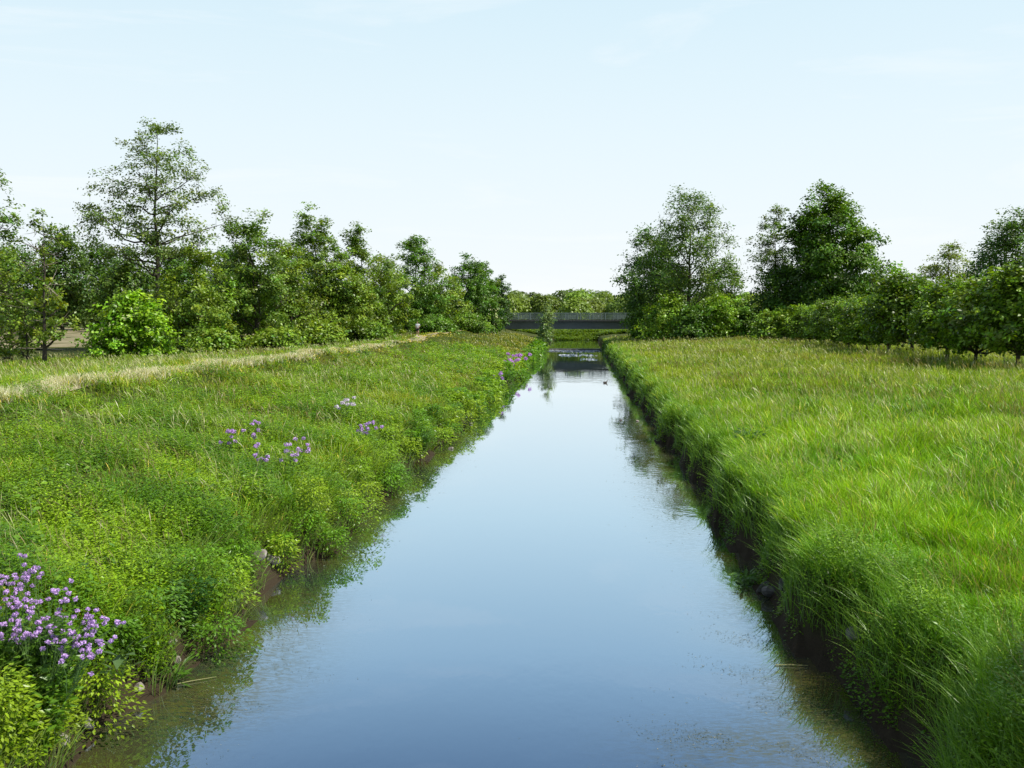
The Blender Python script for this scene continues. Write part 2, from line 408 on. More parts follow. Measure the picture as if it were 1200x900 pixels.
def grass_field(name, side, label, n_blade, n_seed):
    sp = Soup()
    dmax = 46 if side > 0 else 34
    for part, (n, pw, dlo, dhi) in enumerate(((n_blade, -1.3, .5 if side > 0 else .2, dmax), (n_blade // 5, -1.3, .5, 4.0))):
        x, y, d = scatter(n, side, dlo, dhi, y1=184, pw=pw)
        n = len(x)
        z = ground_z(x, y)
        big = wnoise(x, y, 14, 31); med = wnoise(x, y, 4.5, 32); sm = wnoise(x, y, 1.3, 33)
        if side > 0:
            h = .44 + .08 * big + .09 * med + .13 * sm
        else:
            h = .42 + .08 * big + .09 * med + .10 * sm
            h = h * (1 - .55 * sstep(40, 100, y)) * (1 - .4 * np.exp(-((d - 10.4) / 1.0) ** 2)) * (1 - .35 * sstep(11.5, 9, d) * sstep(60, 20, y))
        onp = np.exp(-((d - 12.2) / .8) ** 2) if side < 0 else np.zeros(n)
        h = h * RNG.uniform(.55, 1.25, n) * (1 - .35 * onp)
        wd = np.maximum(.011, y * .00078) * RNG.uniform(.7, 1.4, n)
        wind = .22
        lean = RNG.normal(0, .42, (n, 2)) + np.stack([.28 * wnoise(x, y, 2.2, 34) - .05, .28 * wnoise(x, y, 2.6, 35)], -1)
        t1 = np.clip(.5 + .35 * big + .25 * med + RNG.normal(0, .2, n), 0, 1)
        far = sstep(14, 75, y)
        if side > 0:
            near_c = tri(C_(.085, .20, .012), C_(.17, .27, .03), t1)
            far_c = tri(C_(.115, .195, .022), C_(.195, .225, .045), t1)
        else:
            near_c = tri(C_(.07, .18, .012), C_(.14, .24, .025), t1)
            far_c = tri(C_(.095, .165, .024), C_(.17, .185, .05), t1)
            strip = sstep(13.2, 15.5, d)[:, None]     # brighter fresh grass behind the path
            far_c = far_c * (1 - strip) + tri(C_(.11, .22, .02), C_(.16, .25, .03), t1) * strip
        ct = near_c * (1 - far[:, None]) + far_c * far[:, None]
        dry = (RNG.random(n) < .06 + .75 * onp)[:, None]
        ct = np.where(dry, tri(C_(.33, .29, .13), C_(.5, .44, .24), RNG.random(n)), ct)
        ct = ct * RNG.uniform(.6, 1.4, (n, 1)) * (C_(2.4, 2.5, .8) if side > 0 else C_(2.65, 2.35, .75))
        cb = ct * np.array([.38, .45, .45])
        P = np.stack([x, y, z - .03], -1)
        nearm = y < 34
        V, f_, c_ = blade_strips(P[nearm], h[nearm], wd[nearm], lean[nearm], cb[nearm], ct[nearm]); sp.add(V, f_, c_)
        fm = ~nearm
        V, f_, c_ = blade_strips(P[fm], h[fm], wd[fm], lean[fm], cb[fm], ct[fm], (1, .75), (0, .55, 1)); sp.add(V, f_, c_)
    # flowering stalks: thin stem, feathery pale head
    x, y, d = scatter(n_seed, side, .8, dmax, pw=-1.15); n = len(x)
    k = RNG.random(n) < np.clip(.5 + .5 * wnoise(x, y, 7, 41) + .25 * wnoise(x, y, 2.2, 42), .08, 1)
    if side < 0: k &= (d < 9.6) | (d > 14.5) | (RNG.random(n) < .12)
    x, y, d = x[k], y[k], d[k]; n = len(x)
    z = ground_z(x, y)
    h = RNG.uniform(.62, .95, n) * (1.0 if side > 0 else .95 * (1 - .4 * sstep(45, 95, y)))
    lean = RNG.normal(0, .28, (n, 2)) + np.array([-.22, -.05])
    wd = np.maximum(.007, y * .00062) * RNG.uniform(.8, 1.5, n)
    t1 = RNG.random(n)
    ct = tri(C_(.40, .42, .14), C_(.70, .66, .38), t1)
    red = (wnoise(x, y, 16, 45) > .5)[:, None]
    ct = np.where(red, tri(C_(.28, .21, .09), C_(.42, .32, .16), t1), ct)
    cb = tri(C_(.12, .22, .02), C_(.18, .26, .03), t1)
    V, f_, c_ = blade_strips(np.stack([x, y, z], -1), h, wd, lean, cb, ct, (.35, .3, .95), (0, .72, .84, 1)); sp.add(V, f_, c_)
    if side < 0:
        x, y, d = scatter(70000, side, 10.9, 13.4, y0=22, y1=118, pw=-1.1); n = len(x)
        k = RNG.random(n) < np.exp(-((d - 12.0) / .42) ** 2) * (y < 97) * np.clip(.75 + .4 * wnoise(x, y, 5, 47), .1, 1)
        x, y, d = x[k], y[k], d[k]; n = len(x)
        ct = tri(C_(.74, .69, .44), C_(.95, .9, .66), RNG.random(n))
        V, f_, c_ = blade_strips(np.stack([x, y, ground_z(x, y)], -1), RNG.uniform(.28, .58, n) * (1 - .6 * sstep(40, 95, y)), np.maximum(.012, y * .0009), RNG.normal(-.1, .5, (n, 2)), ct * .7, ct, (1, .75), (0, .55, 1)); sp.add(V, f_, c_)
    o = sp.build(name, M_GRASS)
    return tag(o, label, 'grass', kind='stuff')

grass_field('meadow_grass', 1, 'tall yellow green meadow grass with pale seed heads right of the canal', 270000, 40000)
grass_field('bank_grass', -1, 'lush green bank grass on the dike left of the canal', 170000, 26000)

def herbs(P, h, nl, ls, col, spread=.5, jit=.25):
    """leafy stems: nl leaves for each plant, spiralling up the stem"""
    n = len(P)
    lv = np.tile(np.linspace(.18, 1.0, nl), n) + RNG.normal(0, .03, n * nl)
    az = np.repeat(RNG.uniform(0, 6.283, n), nl) + np.tile(np.arange(nl) * 2.2, n) + RNG.normal(0, .3, n * nl)
    PP = np.repeat(P, nl, 0); hh = np.repeat(h, nl)
    tilt = np.repeat(RNG.normal(0, .16, (n, 2)), nl, 0)
    rad = np.stack([np.cos(az), np.sin(az), np.zeros_like(az)], -1)
    C = PP + np.stack([tilt[:, 0] * hh * lv, tilt[:, 1] * hh * lv, hh * lv], -1)
    A = rad + np.stack([np.zeros_like(az), np.zeros_like(az), RNG.uniform(-.55, .5, len(az))], -1)
    Nn = np.stack([RNG.normal(0, jit, len(az)), RNG.normal(0, jit, len(az)), np.ones_like(az)], -1)
    ln = np.repeat(ls, nl) * RNG.uniform(.7, 1.25, len(az)) * (1.15 - .5 * np.clip(lv, 0, 1))
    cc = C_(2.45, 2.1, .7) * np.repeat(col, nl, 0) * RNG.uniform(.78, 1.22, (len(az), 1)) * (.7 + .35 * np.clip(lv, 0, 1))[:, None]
    return leaf_quads(C, A, Nn, ln, ln * RNG.uniform(.38, .55, len(az)), cc)

def gap(y):
    return (np.abs(y - 19.9) < .55) | (np.abs(y - 15.2) < .42) | (np.abs(y - 13.6) < .2) | (np.abs(y - 12.3) < .22)

def herb_cover():
    sp = Soup()
    x, y, d = scatter(60000, -1, .1, 13, y0=8.3, y1=110, pw=-1.5); n = len(x)
    dens = np.clip(.78 + .4 * wnoise(x, y, 5, 51) + .3 * wnoise(x, y, 1.8, 52) - .5 * sstep(5, 11, d) - .25 * sstep(40, 90, y), 0, 1)
    k = (RNG.random(n) < dens) & ~(gap(y) & (d < .35))
    x, y, d = x[k], y[k], d[k]; n = len(x)
    P = np.stack([x, y, ground_z(x, y)], -1)
    h = np.clip(.46 + .16 * wnoise(x, y, 3, 53) + RNG.normal(0, .08, n), .2, .85)
    t = np.clip(.45 + .55 * wnoise(x, y, 3.2, 54) + RNG.normal(0, .2, n), 0, 1)
    col = tri(C_(.045, .125, .012), C_(.13, .24, .020), t)
    ls = np.maximum(.092, y * .0034) * RNG.uniform(.8, 1.2, n)
    nearm = y < 45
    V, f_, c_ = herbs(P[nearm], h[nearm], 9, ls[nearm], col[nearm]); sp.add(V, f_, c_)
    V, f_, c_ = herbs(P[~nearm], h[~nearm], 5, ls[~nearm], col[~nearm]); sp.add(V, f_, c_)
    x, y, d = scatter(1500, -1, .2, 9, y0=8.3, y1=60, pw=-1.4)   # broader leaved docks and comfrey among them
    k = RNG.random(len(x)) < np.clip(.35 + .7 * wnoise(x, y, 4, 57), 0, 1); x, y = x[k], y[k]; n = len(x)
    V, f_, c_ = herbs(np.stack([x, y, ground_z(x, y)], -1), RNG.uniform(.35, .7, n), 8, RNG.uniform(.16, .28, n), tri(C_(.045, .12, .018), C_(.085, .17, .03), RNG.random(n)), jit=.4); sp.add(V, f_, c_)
    o = sp.build('bank_herbs', M_HERB)
    tag(o, 'dense nettles and leafy herbs covering the slope left of the canal', 'ground cover', kind='stuff')

    # right bank: scattered herbs in the grass, thick along the lip
    sp = Soup()
    x, y, d = scatter(30000, 1, -.05, 1.9, y0=8.3, y1=165, pw=-1.3); n = len(x)
    k = RNG.random(n) < np.clip(.64 - .2 * d + .65 * wnoise(x, y, 2.0, 61), 0, 1)
    x, y, d = x[k], y[k], d[k]; n = len(x)
    P = np.stack([x, y, ground_z(x, y)], -1)
    h = np.clip(.42 + .2 * wnoise(x, y, 2.6, 63) + RNG.normal(0, .1, n), .15, .85) * (.55 + .45 * sstep(.1, .7, d))
    t = np.clip(.5 + .4 * wnoise(x, y, 3.2, 64) + RNG.normal(0, .2, n), 0, 1)
    col = tri(C_(.05, .14, .014), C_(.12, .23, .022), t)
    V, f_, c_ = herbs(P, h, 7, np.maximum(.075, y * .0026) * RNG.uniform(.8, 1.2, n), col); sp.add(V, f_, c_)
    # long arching blades hanging out over the water
    x, y, d = scatter(12000, 1, .1, 1.2, y0=8.3, y1=165, pw=-1.25); n = len(x)
    lean = np.stack([-RNG.uniform(-.3, .95, n), RNG.normal(0, .5, n)], -1)
    ct = 1.7 * tri(C_(.09, .20, .015), C_(.17, .29, .035), RNG.random(n))
    V, f_, c_ = blade_strips(np.stack([x, y, ground_z(x, y)], -1), RNG.uniform(.3, .72, n), np.maximum(.012, y * .0008), lean, ct * .5, ct); sp.add(V, f_, c_)
    o = sp.build('bank_edge_plants', M_HERB)
    tag(o, 'shaded herbs and arching grass along the right waterline', 'ground cover', kind='stuff')

    n = 5200; x = RNG.uniform(-8, 36, n); y = RNG.uniform(226, 240, n)
    spf = Soup()
    V, f_, c_ = herbs(np.stack([x, y, ground_z(x, y)], -1), RNG.uniform(.5, 1.1, n), 7, RNG.uniform(.5, .8, n), tri(C_(.04, .095, .012), C_(.085, .14, .02), RNG.random(n))); spf.add(V, f_, c_)
    o = spf.build('far_bank_plants', M_HERB)
    tag(o, 'bright green plants on the far bank seen under the bridge', 'ground cover', kind='stuff')

    # left water edge: leafy mounds overhanging the water with dark hollows between
    sp = Soup()
    rr = np.random.default_rng(77)
    y = 8.5
    while y < 165:
        if gap(y): y += .2; continue
        dd = rr.uniform(-.38 if y > 12.5 else .2, .6); r = rr.uniform(.35, .62) * (1 + y / 220); hh = rr.uniform(.5, 1.0) * (1 + y / 300)
        x = xc(y) - 5 + float(wob_l(y)) - dd
        n = int(np.clip(20000 / (y + 8), 110, 1100))
        a = rr.uniform(0, 6.283, n); q = np.sqrt(rr.random(n)) * r; v = rr.random(n) ** .7
        q = q * (1.1 - .55 * v)
        C = np.stack([x + q * np.cos(a), y + q * np.sin(a), np.maximum(gz(x, y), .05) + v * hh], -1)
        A = np.stack([np.cos(a), np.sin(a), rr.uniform(-.9, .4, n)], -1)
        Nn = np.stack([np.cos(a) * .6 + rr.normal(0, .35, n), np.sin(a) * .6 + rr.normal(0, .35, n), np.full(n, .9)], -1)
        ln = max(.075, y * .0032) * rr.uniform(.6, 1.3, n)
        base = [C_(.06, .155, .014), C_(.10, .20, .018), C_(.12, .21, .022), C_(.05, .13, .02)][rr.integers(4)]
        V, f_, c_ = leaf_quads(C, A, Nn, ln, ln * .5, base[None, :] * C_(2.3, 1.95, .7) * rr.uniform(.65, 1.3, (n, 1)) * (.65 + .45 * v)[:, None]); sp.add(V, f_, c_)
        y += rr.uniform(.25, .85) * (1 + y / 130)
    # straw-like grass hanging at the very edge
    x, y, d = scatter(9000, -1, -.05, .9, y0=8.3, y1=165, pw=-1.3); k = ~gap(y); x, y, d = x[k], y[k], d[k]; n = len(x)
    lean = np.stack([RNG.uniform(.1, .9, n), RNG.normal(-.1, .4, n)], -1)
    ct = 1.6 * tri(C_(.10, .20, .02), C_(.24, .29, .06), RNG.random(n))
    V, f_, c_ = blade_strips(np.stack([x, y, ground_z(x, y)], -1), RNG.uniform(.3, .7, n), np.maximum(.012, y * .0008), lean, ct * .55, ct); sp.add(V, f_, c_)
    o = sp.build('waterside_plants', M_HERB)
    tag(o, 'mounded leafy plants overhanging the left waterline', 'ground cover', kind='stuff')
herb_cover()

def pondweed():
    sp = Soup()
    rr = np.random.default_rng(15)
    # (px, py, spread in x, spread in y, count, size) of drifting patches, centred on the water
    for px, py, sx, sy, n, s in ((960, 830, .8, 1.3, 2600, .035), (900, 740, .5, 1.4, 2000, .035), (870, 890, .9, .5, 1500, .03), (885, 700, .35, 1.0, 1000, .035),
                                 (770, 560, .7, 5, 1300, .06), (765, 500, .7, 8, 1500, .08), (722, 452, .5, 9, 400, .13),
                                 (290, 790, .5, 1.1, 700, .03), (235, 830, .6, .9, 1300, .03), (330, 745, .5, 1.0, 350, .03),
                                 (455, 600, .35, 3, 500, .05), (520, 545, .35, 5, 500, .07), (560, 490, .4, 8, 500, .09), (420, 640, .4, 2, 400, .045)):
        x0, y0 = on_plane(px, py)
        n = int(n * 2.2); x = x0 + rr.normal(0, sx, n); y = y0 + rr.normal(0, sy, n); x = x + (y - y0) * SLOPE
        # gather into strings
        k = np.sin(x * 3.1 + y * 1.2 + 2 * np.sin(y * .8)) + np.sin(y * 4.3 + x * 1.7) + rr.normal(0, .5, n) > .55
        x, y = x[k], y[k]; m = len(x)
        ok = np.maximum(dl(x, y), dr(x, y)) < -.05
        x, y = x[ok], y[ok]; m = len(x)
        a = rr.normal(.3, .8, m)
        ln = s * rr.uniform(.3, 1.6, m)
        C = np.stack([x, y, rr.uniform(.019, .027, m)], -1)
        A = np.stack([np.cos(a), np.sin(a), rr.normal(0, .03, m)], -1)
        Nn = np.stack([rr.normal(0, .12, m), rr.normal(0, .12, m), np.ones(m)], -1)
        t = rr.random(m)
        c = tri(C_(.05, .06, .02), C_(.17, .17, .07), t ** 1.3)
        c = np.where((rr.random(m) < .05)[:, None], C_(.42, .38, .2)[None, :], c)
        V, f_, c_ = leaf_quads(C, A, Nn, ln, ln * rr.uniform(.1, .28, m), c, 0); sp.add(V, f_, c_)
    o = sp.build('pondweed', M_WEED)
    tag(o, 'strings of olive pondweed and bits of leaf drifting near the banks', 'pondweed', kind='stuff')
pondweed()

# ------------------------------------------------------------------ trees
PROFILES = {
    'round': lambda t: np.sqrt(np.clip(1 - (2 * t - .8) ** 2 / 1.46, .02, 1)),
    'cone': lambda t: .16 + .84 * (1 - t) ** .75,
    'oval': lambda t: .22 + .78 * np.sin(np.clip(.2 + .8 * t, 0, 1) * math.pi) ** .8,
    'bush': lambda t: np.sqrt(np.clip(1 - (t * .95) ** 2.2, .03, 1)),
    'ovate': lambda t: .10 + .90 * np.sin((.24 + .76 * t) * math.pi) ** .75,
    'spire': lambda t: (.10 + .90 * (1 - t) ** .85) * np.clip(.55 + t * 3, 0, 1),
    'tiers': lambda t: .2 + .8 * np.sin((.24 + .74 * t) * math.pi),
}
def tree_parts(seed, H, R, base, prof, nl, leaves, ls, col, clump=.42, up=(.05, 1.0), trunk_r=None, sub=6, flat=.7, lean=0, bare=0, hole=0.0, varc=.34):
    """trunk with limbs reaching to leaf clumps spread through an uneven crown"""
    r = np.random.default_rng(seed)
    mb = MB()
    tr = trunk_r or H * .015
    tp = np.linspace(0, 1, 9)
    wob = np.cumsum(r.normal(0, .011 * H, (9, 2)), 0) * tp[:, None]
    top = .93 if prof in ('cone', 'tiers', 'spire') else .8
    trunk = np.stack([wob[:, 0] + lean * H * tp, wob[:, 1], H * top * tp], -1)
    trad = tr * (1.06 - tp) ** .9 * np.where(tp == 0, 1.3, 1)
    mb.tube(trunk, trad, 7)
    def at(t):
        return np.array([np.interp(t, tp, trunk[:, k]) for k in range(3)])
    pf = PROFILES[prof]
    K = int(nl * 6)
    # clump targets
    t = r.random(K * 3); keep = r.random(K * 3) < pf(t) ** 1.3; t = t[keep][:K]; K = len(t)
    if prof in ('tiers', 'spire'):
        nt_ = 9; t = np.where(r.random(K) < .75, (np.floor(t * nt_) + .5 + r.normal(0, .13, K)) / nt_, t)
    az = r.uniform(0, 6.283, K)
    lob = 1 + .16 * np.sin(az * 2 + t * 7 + r.uniform(0, 6)) + .12 * np.sin(az * 3 - t * 11 + r.uniform(0, 6)) + .12 * np.sin(az * 5 + t * 17)
    q = r.random(K) ** (.42 if hole < .1 else .6)
    rad = R * pf(np.clip(t, 0, 1)) * q * lob * .92
    zt = H * (base + (1 - base) * (.02 + .96 * t))
    ax = np.stack([np.interp(zt / (H * top), tp, trunk[:, 0]), np.interp(zt / (H * top), tp, trunk[:, 1])], -1)
    T = np.stack([ax[:, 0] + rad * np.cos(az), ax[:, 1] + rad * np.sin(az), zt], -1)
    # main limbs go to well separated outer targets
    nlimb = max(6, int(nl * .45)); cand = np.argsort(-rad)[:max(nlimb * 4, 12)]
    chosen = [cand[0]]; dmin = np.linalg.norm(T[cand] - T[cand[0]], axis=1)
    for _ in range(min(nlimb, len(cand)) - 1):
        k = int(np.argmax(dmin)); chosen.append(cand[k]); dmin = np.minimum(dmin, np.linalg.norm(T[cand] - T[cand[k]], axis=1))
    steep = .5 if prof in ('round', 'oval', 'bush', 'cone') else .28
    nodes = [trunk[3:]]; nrad = [trad[3:] * .5]
    for c in chosen:
        e = T[c] * np.array([.9, .9, .98]); hd = math.hypot(e[0] - ax[c][0], e[1] - ax[c][1])
        zs = np.clip(e[2] - hd * r.uniform(.6, 1.3) * steep * 1.6, max(base * .75, .02) * H, H * top * .9)
        p0 = at(zs / (H * top)); s = np.linspace(0, 1, 7)
        dv = e - p0; sd = np.array([-dv[1], dv[0], 0]) * r.normal(0, .12)
        pts = p0 + dv * s[:, None] + sd * np.sin(s * math.pi)[:, None] + np.array([0, 0, 1]) * (hd * .10 * np.sin(s * math.pi) * r.uniform(-1, .6))[:, None]
        pts[1:-1] += r.normal(0, .03 * hd + .01, (5, 3))
        r0 = float(np.interp(zs / (H * top), tp, trad)) * r.uniform(.4, .62) + .008
        rr = r0 * (1.05 - s) ** .8 + .008
        mb.tube(pts, rr, 5); nodes.append(pts[2:]); nrad.append(rr[2:])
    NP = np.concatenate(nodes); NR = np.concatenate(nrad)
    cl = []
    for k in range(K):
        d = T[k] - NP; cost = np.linalg.norm(d, axis=1) + np.clip(-d[:, 2], 0, None) * 1.2
        m = int(np.argmin(cost)); a = NP[m]; b = T[k]; ln = np.linalg.norm(b - a)
        if ln > .05:
            mid = (a + b) / 2 + r.normal(0, .08 * ln, 3) + np.array([0, 0, .06 * ln])
            r0 = min(NR[m] * .6, .012 + .012 * ln)
            mb.tube(np.array([a, mid, b]), np.array([r0, r0 * .7, .006]), 3)
        if r.random() < hole: continue
        cl.append(b)
        for _ in range(2): cl.append(b + r.normal(0, 1, 3) * clump * np.array([1.3, 1.3, .7]))
        if ln > clump * 2: cl.append(mid)
    for j in range(2): cl.append(np.array([trunk[-1][0], trunk[-1][1], H * r.uniform(top, .99)]) + r.normal(0, 1, 3) * np.array([R * .1, R * .1, 0]))
    out = []
    for j in range(bare):                            # bare grey twigs
        t_ = r.uniform(.05, .9); p0 = at(t_); a = r.uniform(0, 6.28); l = R * r.uniform(.4, .9)
        d = np.array([math.cos(a), math.sin(a), r.uniform(-.2, .7)])
        m1 = p0 + d * l * .5 + r.normal(0, .06 * l, 3); m2 = p0 + d * l + r.normal(0, .1 * l, 3)
        out.append((np.array([p0, m1, m2]), np.array([tr * .28 + .006, tr * .16 + .005, .005])))
        for k in range(3):
            d2 = d + r.normal(0, .55, 3); out.append((np.array([m1, m1 + d2 * l * .3, m1 + d2 * l * .5 + np.array([0, 0, .06])]), np.array([tr * .12 + .005, tr * .08 + .004, .004])))
    cl = np.array(cl); K = len(cl)
    w_ = np.clip(r.gamma(4, .25, K), .3, 2.2)
    cnt = np.maximum(1, np.round(w_ * leaves / K)).astype(int)
    idx = np.repeat(np.arange(K), cnt); n = len(idx)
    sg = (clump * (max(R, .6) / 3.2) ** .5 * r.uniform(.65, 1.25, K))[idx]
    P = cl[idx] + norm(r.normal(0, 1, (n, 3))) * (r.random(n) ** .5 * 1.75 * sg)[:, None] * np.array([1, 1, flat])
    P[:, 2] = np.maximum(P[:, 2], .08)
    ctr = np.array([0, 0, H * .5])
    outw = norm(P - ctr)
    Nn = norm(np.array([0, 0, .7]) + outw * .45 + r.normal(0, .5, (n, 3)))
    A = np.cross(Nn, r.normal(0, 1, (n, 3)))
    ln = ls * r.uniform(.6, 1.35, n)
    br = (1 + varc * r.normal(0, 1, K))[idx] * r.uniform(.78, 1.22, n)
    hue = (r.normal(0, .10, K))[idx] + r.normal(0, .06, n)
    c = np.array(col)[None, :] * C_(2.55, 2.3, 1.05) * np.clip(br, .45, 1.8)[:, None]
    c = c * np.stack([1 + hue, np.ones(n), 1 - hue * .8], -1)
    V, f_, cc = leaf_quads(P, A, Nn, ln, ln * .66, c)
    return mb, (V, f_, cc), out

def plant(name, cat, label, px, dist, top, hw, seed, prof='oval', base=.2, nl=26, leaves=6000, ls=.24, col=(.055, .12, .02), group=None, z=None, parts=('trunk', 'crown'), blossom=None, **kw):
    x = px_x(px, dist); zz = gz(x, dist) if z is None else z
    H = px_z(top, dist) - zz; R = hw / F * dist
    root = empty(name, (x, dist, zz - .05), label, cat, group)
    mb, (V, f_, cc), out = tree_parts(seed, H, R, base, prof, nl, int(leaves * 1.75), ls * 1.34, col, **kw)
    mb.build(parts[0], M_BARK, root)
    mesh_np(parts[1], V, [f_], M_LEAF, root, cc)
    if out:
        m2 = MB()
        for p, rr in out: m2.tube(p, rr, 3)
        m2.build('dead_branches', M_DEAD, root)
    if blossom:
        r = np.random.default_rng(seed + 900); n, bs = blossom
        u = norm(r.normal(0, 1, (n, 3)) + np.array([.3, -.7, .5]))
        C = u * np.array([R, R, H * .46]) * r.uniform(.85, 1.0, (n, 1)) + np.array([0, 0, H * .52])
        sp = Soup()
        for _ in range(7):
            Nn = norm(u + np.array([0, 0, .8])); A = np.cross(Nn, r.normal(0, 1, (n, 3)))
            ln = bs * r.uniform(.5, 1, n)
            V, f2, c2 = leaf_quads(C + r.normal(0, bs * .4, (n, 3)), A, Nn, ln, ln * .8, np.tile(C_(.52, .56, .26), (n, 1))); sp.add(V, f2, c2)
        sp.build('blossom', M_PETAL, root)
    return root

SH = dict(parts=('stems', 'foliage'), prof='bush', base=.04, nl=26, up=(.1, .9), trunk_r=.06)
ALD = dict(col=(.060, .105, .030)); MID = (.065, .135, .024); LITE = (.10, .175, .028); DARK = (.032, .075, .016); BLUE = (.045, .09, .032)
GL = 'row of trees behind the left path'
# --- left row, from the picture edge towards the bridge
plant('alder_tree', 'tree', 'tall open tree cut off by the left picture edge, branches reaching into the sky', -14, 74, 165, 42, 101, 'tiers', .3, 20, 4200, .17, (.06, .115, .035), clump=.32, hole=.15)
plant('sapling_tree', 'tree', 'thin half dead sapling with dark trunk and few leaves, left of the round bush', 52, 68, 240, 34, 102, 'cone', .12, 16, 1500, .17, (.085, .14, .03), clump=.26, hole=.45, bare=26, trunk_r=.13, up=(.1, .9))
plant('brush_shrub', 'shrub', 'tangle of grey bare twigs with sparse leaves at the left picture edge', 14, 71, 288, 36, 103, leaves=2300, ls=.17, col=(.09, .15, .035), clump=.3, hole=.25, bare=55, **SH)
plant('sapling_tree', 'tree', 'small leaning stem with low leaves between the grey tangle and the half dead sapling', 34, 69, 330, 20, 104, 'oval', .1, 12, 700, .17, (.09, .15, .03), clump=.24, bare=10, trunk_r=.09, lean=-.08)
plant('elder_shrub', 'shrub', 'round bright green bush with creamy blossom tips at the edge of the tan field', 153, 77, 346, 45, 105, leaves=7000, ls=.22, col=(.10, .20, .022), clump=.36, sub=7, blossom=(16, .2), **SH)
plant('alder_tree', 'tree', 'tallest open crowned tree on the left, standing behind the round bush', 184, 97, 143, 84, 106, 'tiers', .38, 44, 9500, .19, (.062, .105, .04), clump=.33, flat=.5, hole=.2, trunk_r=.26, sub=7)
row = [  # px, dist, top, half width, profile, base, leaves, colour, label
    (232, 93, 286, 50, 'oval', .06, 8000, (.085, .145, .028), 'light leaved bushy tree right beside the foot of the tallest left tree'),
    (205, 99, 335, 40, 'oval', .05, 6000, (.075, .13, .026), 'low dark hearted tree directly behind the round bright bush'),
    (302, 104, 243, 56, 'oval', .10, 9000, (.065, .12, .030), 'tree with a pointed tufted top, next right of the tallest left tree'),
    (272, 108, 305, 38, 'oval', .06, 6000, (.075, .13, .026), 'bushy tree filling the gap below the tufted pointed tree on its left side'),
    (343, 112, 280, 42, 'oval', .08, 6000, (.085, .14, .028), 'lower pale tree between two tall tufted trees in the left row'),
    (386, 120, 242, 46, 'oval', .08, 8500, (.07, .125, .034), 'slender grey green tree with a high peak in the middle of the left row'),
    (424, 127, 262, 42, 'oval', .06, 7500, (.075, .13, .030), 'peaked tree leaning on the shoulder of the high grey green one'),
    (405, 119, 306, 44, 'oval', .05, 6500, (.09, .15, .028), 'low light green bushy tree in front of the high grey green one'),
    (454, 134, 294, 36, 'oval', .05, 5500, (.08, .14, .026), 'low tree left of the dense rounded tree behind the jogger'),
    (487, 145, 272, 40, 'oval', .06, 8500, (.055, .12, .024), 'dense rounded tree rising above the jogger'),
    (517, 152, 305, 34, 'oval', .05, 5500, (.085, .14, .026), 'olive low tree just right of the jogger'),
    (548, 165, 299, 34, 'oval', .06, 7500, (.05, .115, .024), 'green tree with a tufted top halfway between jogger and bridge'),
    (566, 172, 306, 22, 'oval', .06, 5000, (.06, .12, .026), 'smaller tree just before the end of the left row'),
    (584, 181, 320, 14, 'oval', .06, 4000, (.035, .08, .030), 'dark bluish tree ending the left row beside the bridge'),
]
for i, (px, ds, tp_, hw, pr, ba, lv, cl_, lab) in enumerate(row):
    plant('alder_tree', 'tree', lab, px, ds, tp_, hw, 120 + i, pr, ba, 30, int(lv * 1.15), .165 + ds * .0005, cl_, group=GL, clump=.36, hole=.14, up=(.05, 1.0), sub=6, bare=8 if i in (1, 2, 3, 4, 5) else 0)
GU = 'undergrowth below the left tree row'
for i, (px, ds, tp_, hw, cl_, lab) in enumerate([
    (250, 90, 378, 30, (.09, .16, .026), 'low leafy shrub under the light leaved bushy tree'),
    (325, 101, 372, 32, (.085, .15, .026), 'low leafy shrub below the tufted pointed tree'),
    (375, 110, 366, 30, (.095, .16, .028), 'yellow green shrub in the middle of the left row'),
    (432, 121, 362, 30, (.075, .145, .026), 'shrub just left of the jogger at the foot of the trees'),
    (508, 136, 360, 28, (.06, .13, .022), 'dark shrub standing right behind the jogger'),
    (548, 150, 358, 24, (.065, .13, .022), 'shrub on the crest near the white blossoming shrub')]):
    plant('wild_shrub', 'shrub', lab, px, ds, tp_ + 9 + (i * 5) % 8, hw + (i * 7) % 9 - 4, 150 + i, leaves=3800, ls=.24, col=cl_, clump=.4, group=GU, **SH)
plant('elder_shrub', 'shrub', 'dark shrub with cream blossom heads at the left bridge end', 574, 166, 354, 12, 160, leaves=3600, ls=.26, col=(.04, .095, .018), clump=.42, blossom=(40, .34), **SH)
plant('willow_tree', 'tree', 'slim grey green willow at the weir in front of the bridge', 638, 159, 352, 11, 161, 'oval', .04, 16, 1700, .2, (.092, .15, .10), clump=.3, z=.2, up=(.5, 1.1))
# --- dark wood behind the field
GB = 'dark trees beyond the tan field'
for i, (px, ds, tp_, hw, cl_, lab) in enumerate([
    (74, 205, 266, 34, BLUE, 'round topped dark tree beyond the field, above the half dead sapling'),
    (18, 200, 285, 40, DARK, 'dark tree beyond the field at the left picture edge'),
    (118, 215, 284, 36, DARK, 'dark tree beyond the field left of the tallest trunk'),
    (152, 196, 300, 32, (.04, .08, .018), 'brownish green tree beyond the field just above the round bush'),
    (212, 205, 290, 38, DARK, 'dark tree beyond the field hidden behind the tallest trunk'),
    (-30, 190, 290, 40, DARK, 'dark tree beyond the field mostly outside the left edge'),
    (275, 215, 290, 40, DARK, 'dark tree showing through behind the tufted pointed tree'),
    (350, 225, 298, 40, DARK, 'dark tree showing through behind the lower pale tree')]):
    plant('field_tree', 'tree', lab, px, ds, tp_, hw, 170 + i, 'round', .04, 34, 7000, .45, cl_, group=GB, clump=.8, sub=6)
